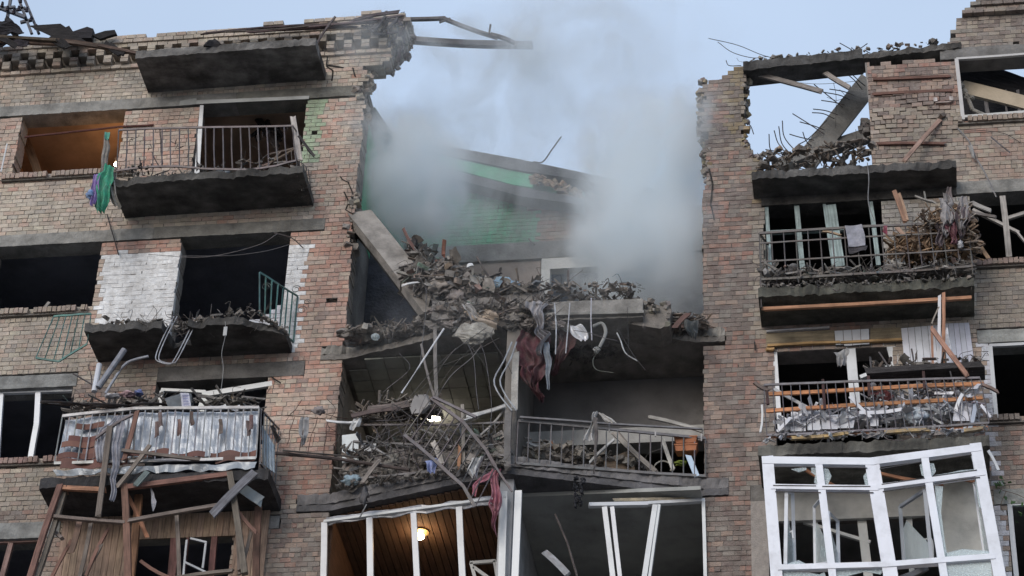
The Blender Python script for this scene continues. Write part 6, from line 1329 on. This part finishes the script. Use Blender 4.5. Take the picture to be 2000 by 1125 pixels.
# cracks in the brickwork
for q, l_ in (([(628, 62), (636, 80), (630, 98), (640, 112), (638, 130), (650, 138), (648, 158)], 'stepped'), ([(640, 128), (668, 132), (690, 134), (694, 150)], 'short'), ([(672, 375), (680, 392), (675, 410), (690, 418)], 'corner'), ([(1385, 330), (1392, 360), (1388, 400), (1395, 430)], 'pier'), ([(655, 330), (668, 350), (680, 356), (690, 380)], 'diag')):
    mb = MB(); P = [p+Vector((0, -.004, 0)) for p in pts(q)]
    for a, b in zip(P, P[1:]): mb.bar(a, b, rnd(.012, .03), .006, (.025, .022, .02), 3, .008, .01)
    mb.build('crack', 'burnt', B)
# metal anchor on the pier
wire(pts([(1474, 668), (1475, 684)], -.05), .012, (.05, .05, .05), name='anchor', label='short black iron pin in the brick pier', group=None, cat='pin', sm=1)

# ================================================================== smoke
# photo x, y, depth, radii in metres, density, softness
SMOKE = [(1010, 400, 1.2, (3.3, 1.6, 2.3), .25, 1.), (1240, 480, 1.5, (1.3, 1.5, 2.0), 5.0, .9), (1265, 320, 1.5, (1.5, 1.5, 1.6), 3.2, .85), (1345, 300, .9, (.9, 1.1, 1.2), 2.6, .7), (1330, 480, .9, (.7, 1.1, 1.3), 2.2, .8),
         (790, 345, 1.2, (1.2, 1.3, 1.5), 5.0, .8), (840, 400, 1.9, (1.2, 1.5, 1.1), 2.0, .9), (930, 85, .9, (1.6, .8, .6), 1.3, .9), (1030, 100, 1.4, (1.0, .9, .8), 1.3, 1.), (930, 250, 2.2, (2.4, 1.9, 1.5), .45, 1.), (1150, 110, 2.0, (3.0, 1.9, 2.6), .4, 1.), (735, 290, .0, (.8, 1.3, 1.4), .75, 1.),
         (1375, 250, -.05, (.6, .7, 1.2), 1.7, 1.), (1385, 400, -.1, (.3, .6, .9), 1.0, .9), (740, 85, -.5, (1.1, .7, .8), .8, 1.), (960, 640, -1.1, (3.2, 1.0, 1.6), .06, 1.)]
SMOKEBOX = (-9.3, -1.2, -2.2, 4.15, 2.2, 13.0)
sm = bpy.data.materials.new('smoke'); sm.use_nodes = True; t = sm.node_tree; N = t.nodes; L = t.links
N.remove(N['Principled BSDF']); pv = N.new('ShaderNodeVolumePrincipled'); L.new(pv.outputs[0], N['Material Output'].inputs['Volume'])
pv.inputs['Color'].default_value = (.955, .984, 1.0, 1); pv.inputs['Anisotropy'].default_value = -.6
ge = N.new('ShaderNodeNewGeometry')
nz = N.new('ShaderNodeTexNoise'); nz.inputs['Scale'].default_value = 1.0; nz.inputs['Detail'].default_value = 6; nz.inputs['Roughness'].default_value = .6; nz.inputs['Distortion'].default_value = 1.2
mpn = N.new('ShaderNodeMapping'); mpn.inputs['Scale'].default_value = (1.05, 1.05, .8); L.new(ge.outputs['Position'], mpn.inputs['Vector']); L.new(mpn.outputs['Vector'], nz.inputs['Vector'])
# puffy edges: the lookup point is pushed about by noise before the puffs are measured
nv = N.new('ShaderNodeTexNoise'); nv.inputs['Scale'].default_value = 1.7; nv.inputs['Detail'].default_value = 3; L.new(ge.outputs['Position'], nv.inputs['Vector'])
sb = N.new('ShaderNodeVectorMath'); sb.operation = 'SUBTRACT'; sb.inputs[1].default_value = (.5, .5, .5); L.new(nv.outputs['Color'], sb.inputs[0])
scl = N.new('ShaderNodeVectorMath'); scl.operation = 'SCALE'; scl.inputs['Scale'].default_value = 1.1; L.new(sb.outputs[0], scl.inputs[0])
wp = N.new('ShaderNodeVectorMath'); wp.operation = 'ADD'; L.new(ge.outputs['Position'], wp.inputs[0]); L.new(scl.outputs[0], wp.inputs[1])
acc = None
def puff(c, r, dens, soft=.8):
    global acc
    s1 = N.new('ShaderNodeVectorMath'); s1.operation = 'SUBTRACT'; s1.inputs[1].default_value = c; L.new(wp.outputs[0], s1.inputs[0])
    d1 = N.new('ShaderNodeVectorMath'); d1.operation = 'DIVIDE'; d1.inputs[1].default_value = r; L.new(s1.outputs[0], d1.inputs[0])
    ln = N.new('ShaderNodeVectorMath'); ln.operation = 'LENGTH'; L.new(d1.outputs[0], ln.inputs[0])
    mp_ = N.new('ShaderNodeMapRange'); mp_.interpolation_type = 'SMOOTHSTEP'; mp_.inputs['From Min'].default_value = 1-soft; mp_.inputs['From Max'].default_value = 1.0
    mp_.inputs['To Min'].default_value = dens; mp_.inputs['To Max'].default_value = 0; L.new(ln.outputs['Value'], mp_.inputs['Value'])
    if acc is None: acc = mp_.outputs[0]
    else:
        ad = N.new('ShaderNodeMath'); ad.operation = 'MAXIMUM' if False else 'ADD'; L.new(acc, ad.inputs[0]); L.new(mp_.outputs[0], ad.inputs[1]); acc = ad.outputs[0]
def pc(x, y, Y): p = at(x, y, Y); return (p.x, p.y, p.z)
for (x, y, Y, r, d, s_) in SMOKE: puff(pc(x, y, Y), r, d, s_)
mr_ = N.new('ShaderNodeMapRange'); mr_.inputs['From Min'].default_value = .40; mr_.inputs['From Max'].default_value = .60; mr_.inputs['To Min'].default_value = .12; mr_.inputs['To Max'].default_value = 1.8
L.new(nz.outputs['Fac'], mr_.inputs['Value'])
mu = N.new('ShaderNodeMath'); mu.operation = 'MULTIPLY'; L.new(acc, mu.inputs[0]); L.new(mr_.outputs[0], mu.inputs[1]); L.new(mu.outputs[0], pv.inputs['Density'])
mb = MB()
x0, x1, y0, y1, z0, z1 = SMOKEBOX
mb.box(x0, x1, y0, y1, z0, z1, (1, 1, 1)); M['smoke'] = sm
mb.build('smoke', 'smoke', None, 'thick pale blue smoke billowing out of the collapsed bay', 'stuff', cat='smoke')
